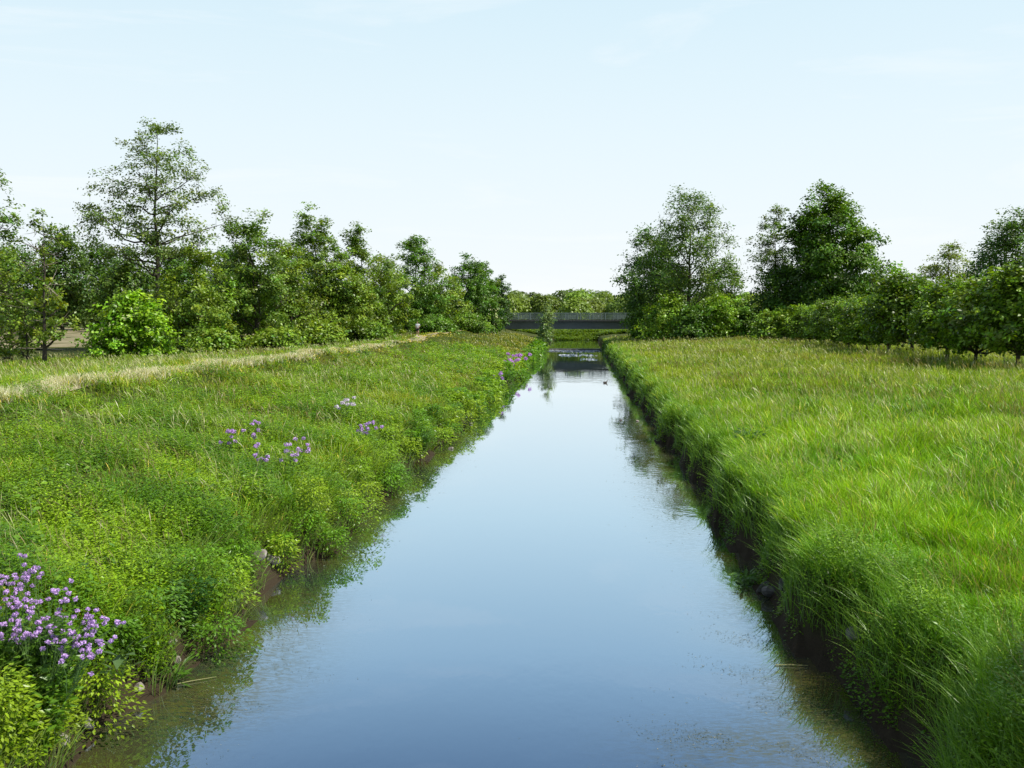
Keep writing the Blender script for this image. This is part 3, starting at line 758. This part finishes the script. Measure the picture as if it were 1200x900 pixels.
# --- right side
plant('maple_tree', 'tree', 'dense dark tree at the right bridge end, left of the tall trunk', 764, 158, 260, 41, 201, 'round', .06, 34, 14500, .28, (.038, .085, .022), clump=.6, sub=7)
plant('ash_tree', 'tree', 'tall airy tree with a visible pale trunk right of the bridge', 806, 146, 219, 52, 202, 'oval', .26, 40, 10500, .24, (.055, .105, .026), clump=.45, up=(.25, 1.3), hole=.06, trunk_r=.32, sub=7)
plant('maple_tree', 'tree', 'lower round tree filling the gap right of the tall airy trunk', 848, 160, 308, 34, 203, 'round', .06, 30, 6500, .28, (.06, .12, .024), clump=.55)
plant('ash_tree', 'tree', 'thin open crowned tree leaning out left of the big linden', 908, 150, 240, 34, 204, 'tiers', .42, 24, 4200, .24, (.06, .105, .03), clump=.38, up=(.2, 1.2), hole=.15, trunk_r=.2)
plant('linden_tree', 'tree', 'big dense linden, highest rounded crown on the right', 972, 140, 216, 60, 205, 'oval', .03, 64, 38000, .30, (.048, .105, .018), clump=.52, varc=.45, sub=8, trunk_r=.35)
plant('maple_tree', 'tree', 'dark low tree in the shade left of the big linden', 918, 144, 312, 42, 206, 'round', .04, 32, 8000, .28, (.035, .08, .016), clump=.55)
plant('maple_tree', 'tree', 'olive tree at the right foot of the big linden', 1012, 138, 326, 30, 207, 'round', .05, 26, 5500, .26, (.065, .125, .024), clump=.5)
plant('birch_tree', 'tree', 'pale feathery tree rising behind the orchard row', 1108, 150, 283, 44, 208, 'tiers', .1, 30, 6500, .24, (.10, .145, .045), clump=.42, hole=.1)
plant('oak_tree', 'tree', 'dark broad oak behind the orchard at the right picture edge', 1186, 120, 247, 50, 209, 'round', .12, 38, 10500, .25, (.042, .09, .022), clump=.5, sub=7)
plant('oak_tree', 'tree', 'brownish green tree filling the gap before the dark broad oak', 1152, 128, 322, 44, 210, 'round', .06, 30, 7000, .25, (.075, .10, .028), clump=.5)
plant('oak_tree', 'tree', 'green tree behind the middle of the orchard row', 1062, 155, 332, 44, 211, 'round', .05, 28, 6000, .3, (.055, .11, .024), clump=.6)
GS = 'shrubs at the far edge of the right meadow'
for i, (px, ds, tp_, hw, cl_, lab) in enumerate([
    (778, 141, 343, 30, (.085, .16, .022), 'sunlit shrub beside the right bridge end'),
    (754, 150, 360, 13, (.06, .125, .02), 'small shrub touching the right end of the bridge railing'),
    (812, 138, 358, 26, (.04, .095, .016), 'dark shrub in front of the tall airy trunk'),
    (842, 140, 344, 28, (.095, .18, .022), 'bright green shrub right of the tall airy trunk'),
    (872, 139, 362, 22, (.05, .11, .018), 'dark shrub at the edge of the linden shade'),
    (905, 128, 366, 22, (.08, .15, .024), 'sunlit shrub where the orchard row ends'),
    (935, 126, 360, 22, (.085, .155, .024), 'rounded shrub under the big linden')]):
    plant('hazel_shrub', 'shrub', lab, px, ds, tp_, hw, 220 + i, leaves=4600, ls=.25, col=cl_, clump=.42, group=GS, **SH)

# orchard row: one tree of each of three kinds, then copies
GO = 'row of small orchard trees along the right meadow'
protos = []
for k in range(4):
    root = empty('orchard_tree', (0, 0, 0), 'x', 'tree', GO)
    mb, (V, f_, cc), _ = tree_parts(300 + k, 6.0, 2.5, .21, 'round', 32, 11500, .25, (.064, .122, .016), clump=.36, trunk_r=.12, varc=.55)
    mb.build('trunk', M_BARK, root); mesh_np('crown', V, [f_], M_LEAF, root, cc)
    protos.append(root)
orch = [(1193, 432, 306, 'nearest and brightest orchard tree at the right picture edge, on a bare dark trunk'),
        (1143, 428, 325, 'second orchard tree from the right edge, leafy down to the grass'),
        (1110, 424, 328, 'third orchard tree from the right edge with two thin trunks below it'),
        (1069, 417.6, 318, 'fourth orchard tree from the right, tallest top of the middle group'),
        (1041, 415, 336, 'fifth orchard tree from the right edge'),
        (1016, 412, 346, 'sixth orchard tree from the right, under the olive tree'),
        (994.6, 409.6, 350, 'seventh orchard tree from the right, below the big linden'),
        (977.6, 407.7, 350, 'eighth orchard tree from the right, trunk in the linden shade'),
        (962, 405.6, 356, 'ninth orchard tree from the right, small and pale'),
        (949, 403.4, 360, 'last orchard tree of the row, farthest from the right edge')]
for i, (px, py, top, lab) in enumerate(orch):
    o = protos[i] if i < 4 else copy_tree(protos[i % 4])
    x, y = on_plane(px, py, 2.38)
    z = gz(x, y)
    o.location = (x, y, z - .05); s = (px_z(top, y) - z) / 6.0
    o.scale = (s * 1.05, s * 1.05, s); o.rotation_euler = (0, 0, i * 1.9 + .4); o['label'] = lab

# the roadside tree just outside the frame whose shadow falls on the near right bank
root = empty('maple_tree', (12.7, 6.8, gz(12.7, 6.8)), 'leafy tree just beyond the lower right picture edge, casting its shadow on the bank', 'tree')
mb, (V, f_, cc), _ = tree_parts(333, 9.6, 3.3, .3, 'round', 40, 15000, .24, MID, clump=.5)
mb.build('trunk', M_BARK, root); mesh_np('crown', V, [f_], M_LEAF, root, cc)

# far wood behind the bridge, reading as one mass
def far_wood():
    r = np.random.default_rng(400); sp = Soup()
    crowns = []
    for layer, (d0, n, top0, c0) in enumerate(((300, 70, 10.0, C_(.13, .19, .032)), (380, 90, 12.8, C_(.12, .18, .04)), (520, 110, 18, C_(.10, .15, .075)))):  # farther layers bluer: distance haze put into the leaf colour
        xs = np.linspace(-220, 330, n) * (d0 / 300) + r.normal(0, 3, n)
        for x in xs:
            y = d0 + r.normal(0, 14); h = top0 * r.uniform(.78, 1.04); R = r.uniform(4, 7.5) * (d0 / 330)
            m = 1300 if abs(x - 30 * d0 / 300) < 75 * d0 / 300 else 420
            u = norm(r.normal(0, 1, (m, 3)) + np.array([0, -.45, .35]))
            rad = r.uniform(.8, 1.0, m) * (1 + .10 * np.sin(u[:, 0] * 7 + x) * np.cos(u[:, 2] * 8 + y))
            C = np.stack([x + u[:, 0] * R * rad, y + u[:, 1] * R * rad, 2.5 + h * .5 + u[:, 2] * h * .5 * rad], -1)
            Nn = norm(u + r.normal(0, .45, (m, 3)) + np.array([0, 0, .4])); A = np.cross(Nn, r.normal(0, 1, (m, 3)))
            ln = r.uniform(.55, 1.15, m) * d0 / 300 * (1 if m > 600 else 1.5)
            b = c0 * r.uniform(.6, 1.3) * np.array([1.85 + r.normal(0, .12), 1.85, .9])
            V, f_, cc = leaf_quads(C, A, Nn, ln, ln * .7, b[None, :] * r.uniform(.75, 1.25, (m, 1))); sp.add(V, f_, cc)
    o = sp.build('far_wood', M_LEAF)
    tag(o, 'sunlit green wood on the horizon behind the bridge', 'wood', kind='stuff')
far_wood()

# ------------------------------------------------------------------ bridge and weir
BY = 190.0
b = empty('road_bridge', (px_x(668, BY), BY, 3.2), 'low grey road bridge with a railing crossing the canal', 'bridge')
def rel(o, root):
    o.matrix_parent_inverse = root.matrix_world.inverted(); return o
bpy.context.view_layer.update()
x0, x1 = -9.0, 34.0
bx, bz = b.location.x, b.location.z
m = MB(); m.prism([(BY, 3.25), (BY, 4.75), (BY + .6, 4.75), (BY + .6, 3.25)], x0, x1); m.prism([(BY + 6.4, 3.25), (BY + 6.4, 4.75), (BY + 7, 4.75), (BY + 7, 3.25)], x0, x1)
rel(m.build('girder', M_CONC, b), b)
m = MB(); m.prism([(BY - .55, 4.76), (BY - .55, 5.05), (BY + 7.55, 5.05), (BY + 7.55, 4.76)], x0, x1); rel(m.build('deck', M_DARKCONC, b), b)  # slab edge coloured dark in place of the shadow line beneath it
for yy in (BY - .42, BY + 7.42):
    m = MB(); m.box(x0, x1, yy - .05, yy + .05, 6.30, 6.40); m.box(x0, x1, yy - .03, yy + .03, 5.18, 5.24)
    r_ = rel(m.build('railing', M_RAIL, b), b)
    m = MB()
    for k in np.arange(x0 + .1, x1, .19): m.box(k - .032, k + .032, yy - .012, yy + .012, 5.245, 6.295)
    m.build('bars', M_RAIL, r_)
    for k in np.arange(x0 + .6, x1, 2.4):
        m = MB(); m.box(k - .07, k + .07, yy - .07, yy + .07, 5.055, 6.295); m.build('post', M_RAIL, r_)
for xx in (x0 - 1.2, x1 + .0):
    m = MB(); m.box(xx, xx + 1.2, BY - .6, BY + 7.6, .5, 5.2); rel(m.build('abutment', M_CONC, b), b)
# approach embankment sides are hidden by the trees; the ramps carry the road on
for xx0, xx1, nm in ((-60, x0 - 1.21, 'ramp'), (x1 + 1.21, 90, 'ramp')):
    m = MB(); m.prism([(BY - 3.5, 2.2), (BY - .3, 4.98), (BY + 7.3, 4.98), (BY + 10.5, 2.2)], xx0, xx1)
    o = m.build('road_embankment', bpy.data.materials['meadow_soil'])
    tag(o, 'grassy road embankment at the %s bridge end' % ('left' if xx0 < 0 else 'right'), 'embankment', kind='structure')

wx0, wx1 = float(xc(164)) - 5.6, float(xc(164)) + 5.6
wr = empty('weir', ((wx0 + wx1) / 2, 164, 0), 'low dark weir sill across the canal in front of the bridge', 'weir')
bpy.context.view_layer.update()
m = MB(); m.prism([(163.4, -.6), (163.4, .12), (163.55, .27), (164.1, .32), (164.4, .2), (164.4, -.6)], wx0, wx1); rel(m.build('sill', M_DARKCONC, wr), wr)
r = np.random.default_rng(8); sp = Soup()
for n, yc, sy, xc0, sx in ((420, 161.8, .8, 9.9, 4.2), (170, 157.5, 1.6, 10.4, 2.6), (110, 143, 2.2, 9.2, 2.6), (40, 128, 2.0, 9.6, 1.2)):
    x = xc0 + r.uniform(-1, 1, n) * sx; y = yc + r.normal(0, sy, n); y = np.minimum(y, 163.3)
    ok = np.maximum(dl(x, y), dr(x, y)) < -.3; x, y = x[ok], y[ok]; k = len(x)
    A = np.stack([np.ones(k), r.normal(0, .25, k), np.zeros(k)], -1); ln = r.uniform(.12, .5, k)
    V, f_, c_ = leaf_quads(np.stack([x, y, r.uniform(.025, .06, k)], -1), A, np.stack([r.normal(0, .2, k), r.normal(0, .2, k), np.ones(k)], -1), ln, ln * .4, np.ones((k, 3)), .3); sp.add(V, f_, c_)
o = sp.build('foam', M_FOAM); tag(o, 'streaks of white foam on the water below the weir', 'foam', kind='stuff')

# ------------------------------------------------------------------ purple flowering plants
def flower_plant(x, y, z, h, n_heads, hs, label, group, seed, spread=.16, colr=(.68, .45, .84), leafn=60, leafs=.10, lean=(0, 0), name='dames_rocket', zr=(.55, 1.1)):
    r = np.random.default_rng(seed)
    root = empty(name, (x, y, z), label, 'wildflower', group)
    st = MB(); lv = Soup()
    top0 = np.array([lean[0] * h, lean[1] * h, h * .62])
    st.tube(np.array([[0, 0, 0], top0 * .5 + r.normal(0, .01, 3), top0]), [.007, .006, .005], 4)
    heads = []
    for k in range(n_heads):
        e = top0 + np.array([lean[0] * h * .5 + r.normal(0, spread), lean[1] * h * .5 + r.normal(0, spread), h * .38 * r.uniform(*zr)])
        st.tube(np.array([top0 * r.uniform(.75, 1), (top0 + e) / 2 + r.normal(0, .015, 3), e]), [.005, .004, .003], 3)
        heads.append(e)
    st.build('stem', M_STEM, root)
    a = r.uniform(0, 6.28, leafn); t = r.random(leafn) ** 1.2 * .95
    C = top0[None, :] * t[:, None] * 1.15 + r.normal(0, .05, (leafn, 3))
    A = np.stack([np.cos(a), np.sin(a), r.uniform(-.3, .6, leafn)], -1); ln = leafs * r.uniform(.8, 1.7, leafn) * (1.2 - .5 * t)
    V, f_, c_ = leaf_quads(C, A, np.stack([r.normal(0, .5, leafn), r.normal(-.4, .5, leafn), np.ones(leafn)], -1), ln, ln * .4, C_(.12, .25, .018)[None, :] * r.uniform(.8, 1.25, (leafn, 1)))
    lv.add(V, f_, c_); lv.build('leaves', M_HERB, root)
    for e in heads:
        sp = Soup(); n = 34
        u = norm(r.normal(0, 1, (n, 3)) + np.array([0, 0, .25]))
        Cc = e + u * hs * .42 * np.array([1, 1, .75]); Nn = norm(u + r.normal(0, .35, (n, 3))); A = np.cross(Nn, r.normal(0, 1, (n, 3)))
        ln = hs * .42 * r.uniform(.8, 1.25, n)
        c = np.array(colr)[None, :] * r.uniform(.65, 1.25, (n, 1))
        V, f_, c_ = leaf_quads(Cc, A, Nn, ln, ln * .85, c); sp.add(V, f_, c_)
        sp.build('blossom', M_PETAL, root)
    return root
M_STEM = solid('green_stem', (.06, .13, .02), (.10, .18, .04), 8, .7)
r = np.random.default_rng(91)
GF = 'purple flowering stems crowded at the lower left'
near = [(5, 690), (20, 662), (35, 672), (8, 712), (28, 712), (45, 700), (60, 690), (70, 712), (55, 725), (78, 735), (92, 725), (100, 740), (84, 752), (66, 742), (95, 760), (88, 775), (60, 760), (22, 740), (38, 736), (108, 722), (12, 735), (-6, 700), (-10, 725), (4, 672), (-12, 680), (2, 750), (48, 745)]
for i, (px, py) in enumerate(near):
    ds = 11.5 + (760 - py) * .012 + r.uniform(-.15, .15)
    x = px_x(px, ds); zt = px_z(py, ds)
    bx_ = min(x, float(xc(ds) - 5 + wob_l(ds)) - r.uniform(.15, .5)); zg = gz(bx_, ds)
    h = max(.7, zt - zg)
    flower_plant(bx_, ds, zt - h, h, int(r.integers(5, 9)), .058, 'purple flowering stem in the crowded clump at the lower left corner', GF, 500 + i, .11, leafn=80, leafs=.11, lean=((x - bx_) / (1.4 * h), 0))
flower_plant(*on_plane(64, 694, 2.25), 1.45, .8, 1, .07, 'single purple flower head standing a little apart above the lower left clump', None, 540, .05)
for i, (px, py, ds, nh, cr_, lab) in enumerate([
    (268, 505, 27.5, 7, (.48, .30, .60), 'tall string of mauve flowers, leftmost on the mid slope'),
    (297, 496, 28.5, 3, (.48, .30, .60), 'tiny mauve flower tuft between the mid slope flower strings'),
    (303, 520, 26.0, 6, (.48, .32, .60), 'drooping row of mauve flowers in the mid slope middle'),
    (350, 514, 27.0, 7, (.50, .33, .62), 'fuller mauve flower cluster, rightmost of the mid slope group'),
    (338, 523, 26.5, 3, (.50, .36, .60), 'small pale mauve tuft just left of the fuller mid slope cluster'),
    (405, 468, 37.0, 6, (.62, .56, .64), 'whitish flower cluster farther up the slope'),
    (428, 493, 32.5, 9, (.50, .33, .62), 'mauve flower cluster below the whitish one'),
    (607, 415, 88.0, 9, (.50, .24, .58), 'large magenta flower clump near the far left water edge'),
    (597, 421, 82.0, 6, (.50, .26, .58), 'lower left part of the far magenta flowers, a separate plant'),
    (578, 437, 67.0, 4, (.46, .28, .56), 'faint mauve flowers above the leafy plants before the far magenta clump')]):
    want = .95 if ds < 50 else 1.15
    cand = np.arange(ds * .6, ds * 1.35, .25)
    ds = float(min(cand, key=lambda q: abs(px_z(py, q) - gz(px_x(px, q), q) - want)))
    x = px_x(px, ds); zt = px_z(py, ds); zg = gz(x, ds); h = max(.75, zt - zg)
    flower_plant(x, ds, zt - h, h, nh + 4, max(.10, ds * .0036), lab, None, 560 + i, max(.15, ds * .0055), np.array(cr_) * 1.45, zr=(-.25, 1.15))

# broad leaved dock by the lower left water edge, small tufts and clumps
def clump_plant(name, cat, label, x, y, z, h, r_, n, ls, wr_, col, seed, group=None, up=.5):
    r = np.random.default_rng(seed); root = empty(name, (x, y, z), label, cat, group)
    a = r.uniform(0, 6.283, n); v = r.random(n) ** .8; q = np.sqrt(r.random(n)) * r_ * (.5 + .6 * v)
    C = np.stack([q * np.cos(a) * .6, q * np.sin(a) * .6, v * h * .8], -1)
    A = np.stack([np.cos(a), np.sin(a), r.uniform(-.4, up, n)], -1)
    Nn = np.stack([r.normal(0, .25, n), r.normal(0, .25, n), np.ones(n)], -1)
    ln = ls * r.uniform(.6, 1.25, n)
    V, f_, c_ = leaf_quads(C, A, Nn, ln, ln * wr_, np.array(col)[None, :] * r.uniform(.75, 1.25, (n, 1)))
    sp = Soup(); sp.add(V, f_, c_); sp.build('leaves', M_HERB, root)
    m = MB()
    for k in range(7):
        e = C[k]; m.tube(np.array([[0, 0, -.05], e * .6, e]), [.007, .006, .004], 3)
    m.build('stem', M_STEM, root)
    return root
def at_edge(px, py, z=.1):
    x, y = on_plane(px, py, z); return x, y, z
clump_plant('dock_plant', 'plant', 'broad leaved dock with big grey green leaves right of the purple clump', *at_edge(132, 800, .75), .5, .28, 16, .34, .42, (.10, .17, .06), 601, up=.9)
clump_plant('leafy_plant', 'plant', 'dark green leafy plant above the pale stone, second bulge of the left edge', *at_edge(222, 730, .62), .8, .5, 520, .10, .5, (.045, .13, .014), 602)
clump_plant('leafy_plant', 'plant', 'dark leafy plant over the dark hollow on the left edge, below the mauve flowers', *at_edge(330, 612, .5), .9, .5, 480, .12, .5, (.05, .135, .016), 603)
clump_plant('leafy_plant', 'plant', 'leafy plant with hanging leaves beside a dark gap midway along the left edge', *at_edge(492, 530, .35), .9, .6, 420, .16, .45, (.085, .19, .02), 604)
clump_plant('leafy_plant', 'plant', 'yellow green leafy plant below the purple clump at the lower left corner', *at_edge(38, 856, .5), .7, .48, 1500, .07, .5, (.075, .165, .014), 605)
clump_plant('leafy_plant', 'plant', 'dense green leafy plant under the purple flowers at the left picture edge', *at_edge(22, 812, .85), 1.0, .8, 2200, .09, .5, (.08, .19, .016), 606)
clump_plant('water_plant', 'plant', 'small bright green plant growing in the water at the right bank', *at_edge(878, 688, .02), .28, .28, 70, .2, .28, (.10, .23, .02), 607, up=.8)
clump_plant('water_plant', 'plant', 'low green tuft leaning over the water near the lower left stones', *at_edge(196, 808, .08), .35, .3, 60, .22, .2, (.09, .2, .02), 608, up=.7)
clump_plant('thistle_plant', 'plant', 'tall dark thistle patch on the right bank edge with tiny mauve tops', *at_edge(880, 535, 1.2), 1.0, .7, 420, .16, .4, (.045, .12, .018), 609)

# ------------------------------------------------------------------ stones
def stone(px, py, z, s, label, seed, mat=None, flatn=.6):
    r = np.random.default_rng(seed); x, y = on_plane(px, py, z); z = max(z, gz(x, y) + .25 * s)
    nu, nv = 10, 7; V = [(0, 0, -1.0)]; Fc = []
    for j in range(1, nv):
        for i in range(nu):
            th = math.pi * j / nv; ph = 2 * math.pi * i / nu
            V.append((math.sin(th) * math.cos(ph), math.sin(th) * math.sin(ph), -math.cos(th)))
    V.append((0, 0, 1.0)); V = np.array(V)
    for _ in range(6):                               # chop facets
        n = norm(r.normal(0, 1, 3)); k = r.uniform(.45, .8); dp = V @ n; V = V - np.clip(dp - k, 0, None)[:, None] * n
    V = V * np.array([1.2, .9, flatn]) * s * r.uniform(.85, 1.15, 3)
    for i in range(nu): Fc.append((0, 1 + (i + 1) % nu, 1 + i))
    for j in range(nv - 2):
        for i in range(nu): Fc.append((1 + j * nu + i, 1 + j * nu + (i + 1) % nu, 1 + (j + 1) * nu + (i + 1) % nu, 1 + (j + 1) * nu + i))
    e = len(V) - 1
    for i in range(nu): Fc.append((e, 1 + (nv - 2) * nu + i, 1 + (nv - 2) * nu + (i + 1) % nu))
    m = MB(); m.add(V, Fc); o = m.build('stone', mat or M_STONE); o.location = (x, y, z); o.rotation_euler = (r.normal(0, .3), r.normal(0, .3), r.uniform(0, 6))
    return tag(o, label, 'stone', 'stones along the waterline')
M_DSTONE = solid('dark_stone', (.04, .037, .03), (.13, .12, .10), 5, .6, .5)  # darker, smoother stone colour for the right bank
for i, (px, py, z, s, lab, mt) in enumerate([
    (312, 668, .22, .20, 'slanting pale slab at the top of the left stone group by the dark hollow', None),
    (298, 682, .16, .17, 'grey stone in the middle of the left stone group by the dark hollow', None),
    (283, 692, .12, .15, 'low stone at the water in the left stone group by the dark hollow', None),
    (266, 710, .15, .16, 'light grey stone just left of the left stone group', None),
    (263, 732, .05, .07, 'small pale stone in front of the dark green leafy bulge', None),
    (192, 784, .12, .13, 'pale stone above the low green tuft at the left edge', None),
    (197, 794, .06, .09, 'small brownish stone under the pale stone at the left edge', None),
    (152, 828, .05, .10, 'flat bright stone lying in the water below the dock leaves', None),
    (88, 858, .18, .11, 'stone half hidden under the yellow green leafy plant', None),
    (58, 884, .15, .11, 'grey stone near the bottom edge below the purple clump', None),
    (35, 895, .2, .14, 'large pale stone at the bottom edge, farthest left', None),
    (432, 520, .1, .12, 'pale stone by the dark gap midway along the left edge', None),
    (528, 526, .04, .12, 'whitish stone on the far left waterline', None),
    (552, 497, .04, .12, 'brown stone on the left waterline before the far bend', None),
    (912, 700, .12, .2, 'dark stone right of the small bright water plant', M_DSTONE),
    (924, 708, .10, .17, 'dark stone, right hand one of the pair by the water plant', M_DSTONE),
    (900, 693, .12, .16, 'dark stone directly behind the small bright water plant', M_DSTONE),
    (1012, 786, .2, .2, 'dark stone in the shade halfway down the near right bank', M_DSTONE),
    (748, 494, .02, .1, 'pale stone in the shade on the far right waterline', None),
    (728, 493, .02, .1, 'brown lump in the water off the far right bank', M_DSTONE)]):
    stone(px, py, z, s, lab, 700 + i, mt)

# floating stalks
for i, (px, py, l, a, lab) in enumerate([(215, 810, .75, .5, 'long straw stalk floating beside the low green tuft'), (935, 790, .5, -.1, 'short straw stalk floating under the shaded right bank'),
                                         (1000, 800, .7, 2.4, 'thin stalk lying in the dark water at the right bank')]):
    x, y = on_plane(px, py); m = MB(); d = np.array([math.cos(a), math.sin(a), 0])
    m.tube(np.array([-d * l / 2, np.array([0, 0, .012]), d * l / 2 + np.array([0, 0, .01])]), [.009, .008, .004], 5)
    o = m.build('floating_stalk', M_STRAW); o.location = (x, y, .026); tag(o, lab, 'stalk')

# ------------------------------------------------------------------ duck
def skin_obj(name, joints, edges, mat, parent, sub=2, root_i=0):
    me = bpy.data.meshes.new(name)
    me.from_pydata([j[:3] for j in joints], edges, [])
    o = bpy.data.objects.new(name, me); COL.objects.link(o); o.parent = parent
    md = o.modifiers.new('skin', 'SKIN')
    if not me.skin_vertices: 
        bpy.context.view_layer.objects.active = o
    sv = me.skin_vertices[0].data if me.skin_vertices else None
    if sv is None:
        raise RuntimeError('no skin layer')
    for k, j in enumerate(joints):
        rr = j[3] if len(j) < 5 else (j[3], j[4])
        sv[k].radius = rr if isinstance(rr, tuple) else (rr, rr)
        sv[k].use_root = (k == root_i)
    md.use_smooth_shade = True
    s = o.modifiers.new('subd', 'SUBSURF'); s.levels = sub; s.render_levels = sub
    me.materials.append(mat)
    return o
x, y = on_plane(709.5, 449)
dk = empty('duck', (x, y, 0), 'small dark duck swimming near the right bank, far up the canal', 'duck', rz=.5)
skin_obj('body', [(0, 0, .05, .085), (.11, 0, .06, .075), (.17, 0, .12, .04), (.19, 0, .19, .035), (.215, 0, .215, .042), (.27, 0, .205, .014), (-.12, 0, .07, .07), (-.22, 0, .11, .025)],
         [(0, 1), (1, 2), (2, 3), (3, 4), (4, 5), (0, 6), (6, 7)], M_FEATHER, dk)

# ------------------------------------------------------------------ jogger on the path
ds = 111.0; jx = px_x(489.5, ds)
jg = empty('person', (jx, ds, gz(jx, ds) + .2), 'jogger in white t-shirt and black shorts on the left path', 'person', rz=0)
J = [(0, 0, .98, .13, .10), (0, -.01, 1.15, .13, .10), (0, -.02, 1.34, .155, .105), (0, -.03, 1.46, .08), (0, -.045, 1.54, .052), (0, -.06, 1.63, .078, .088), (0, -.06, 1.72, .07, .085),   # 0-6 pelvis..head
     (.17, -.03, 1.42, .058), (.235, .05, 1.18, .043), (.20, -.17, 1.13, .034), (.165, -.23, 1.18, .03, .022),      # right-hand side of the picture: arm, hand 7-10
     (-.17, -.03, 1.42, .058), (-.25, .08, 1.19, .043), (-.235, -.12, 1.08, .034), (-.21, -.18, 1.10, .03, .022),   # 11-14
     (.10, -.02, .90, .088), (.11, -.22, .56, .062), (.10, -.05, .13, .04), (.10, -.17, .05, .035),           # forward leg 15-18
     (-.10, .02, .90, .088), (-.11, .10, .52, .062), (-.11, .42, .33, .04), (-.11, .42, .22, .035),           # rear leg 19-22
     (0, -.152, 1.645, .013)]
E = [(0, 1), (1, 2), (2, 3), (3, 4), (4, 5), (5, 6), (2, 7), (7, 8), (8, 9), (9, 10), (2, 11), (11, 12), (12, 13), (13, 14), (0, 15), (15, 16), (16, 17), (17, 18), (0, 19), (19, 20), (20, 21), (21, 22), (5, 23)]
for hand in (10, 14):                                # four curled fingers and a thumb on each hand
    hx, hy, hz = J[hand][:3]; s = 1 if hx > 0 else -1
    for k in range(4):
        b0 = len(J); o_ = (k - 1.5) * .02
        J += [(hx - s * .01, hy - .045, hz + o_ + .03, .010), (hx - s * .04, hy - .055, hz + o_ + .035, .009), (hx - s * .055, hy - .03, hz + o_ + .033, .008)]
        E += [(hand, b0), (b0, b0 + 1), (b0 + 1, b0 + 2)]
    b0 = len(J); J += [(hx - s * .03, hy - .01, hz + .06, .011), (hx - s * .045, hy - .035, hz + .075, .009)]; E += [(hand, b0), (b0, b0 + 1)]
skin_obj('body', J, E, M_SKIN, jg)
skin_obj('shirt', [(0, 0, .96, .165, .125), (0, -.01, 1.15, .155, .12), (0, -.02, 1.34, .175, .125), (0, -.03, 1.455, .10), (.175, -.03, 1.42, .078), (.225, .03, 1.24, .07), (-.175, -.03, 1.42, .078), (-.235, .05, 1.25, .07)],
         [(0, 1), (1, 2), (2, 3), (2, 4), (4, 5), (2, 6), (6, 7)], M_SHIRT, jg)
skin_obj('shorts', [(0, 0, .95, .15, .118), (.10, -.03, .87, .105), (.115, -.15, .66, .095), (-.10, .03, .87, .105), (-.115, .075, .64, .095)], [(0, 1), (1, 2), (0, 3), (3, 4)], M_SHORTS, jg)
skin_obj('hair', [(0, -.035, 1.735, .072, .078), (0, .0, 1.68, .07, .05)], [(0, 1)], M_HAIR, jg)
for s in (-1, 1):
    m = MB(); m.tube(np.array([[s * .03, -.135, 1.66], [s * .03, -.147, 1.66]]), [.012, .008], 8); m.build('eye', M_EYE, jg)
    lx, ly, lz = J[18][:3] if s > 0 else J[22][:3]
    skin_obj('shoe', [(lx, ly + .10, lz - .01 if s > 0 else lz + .08, .042), (lx, ly + .02, lz - .015 if s > 0 else lz + .0, .045), (lx, ly - .09, lz - .02 if s > 0 else lz - .06, .035)], [(0, 1), (1, 2)], M_SHIRT, jg)
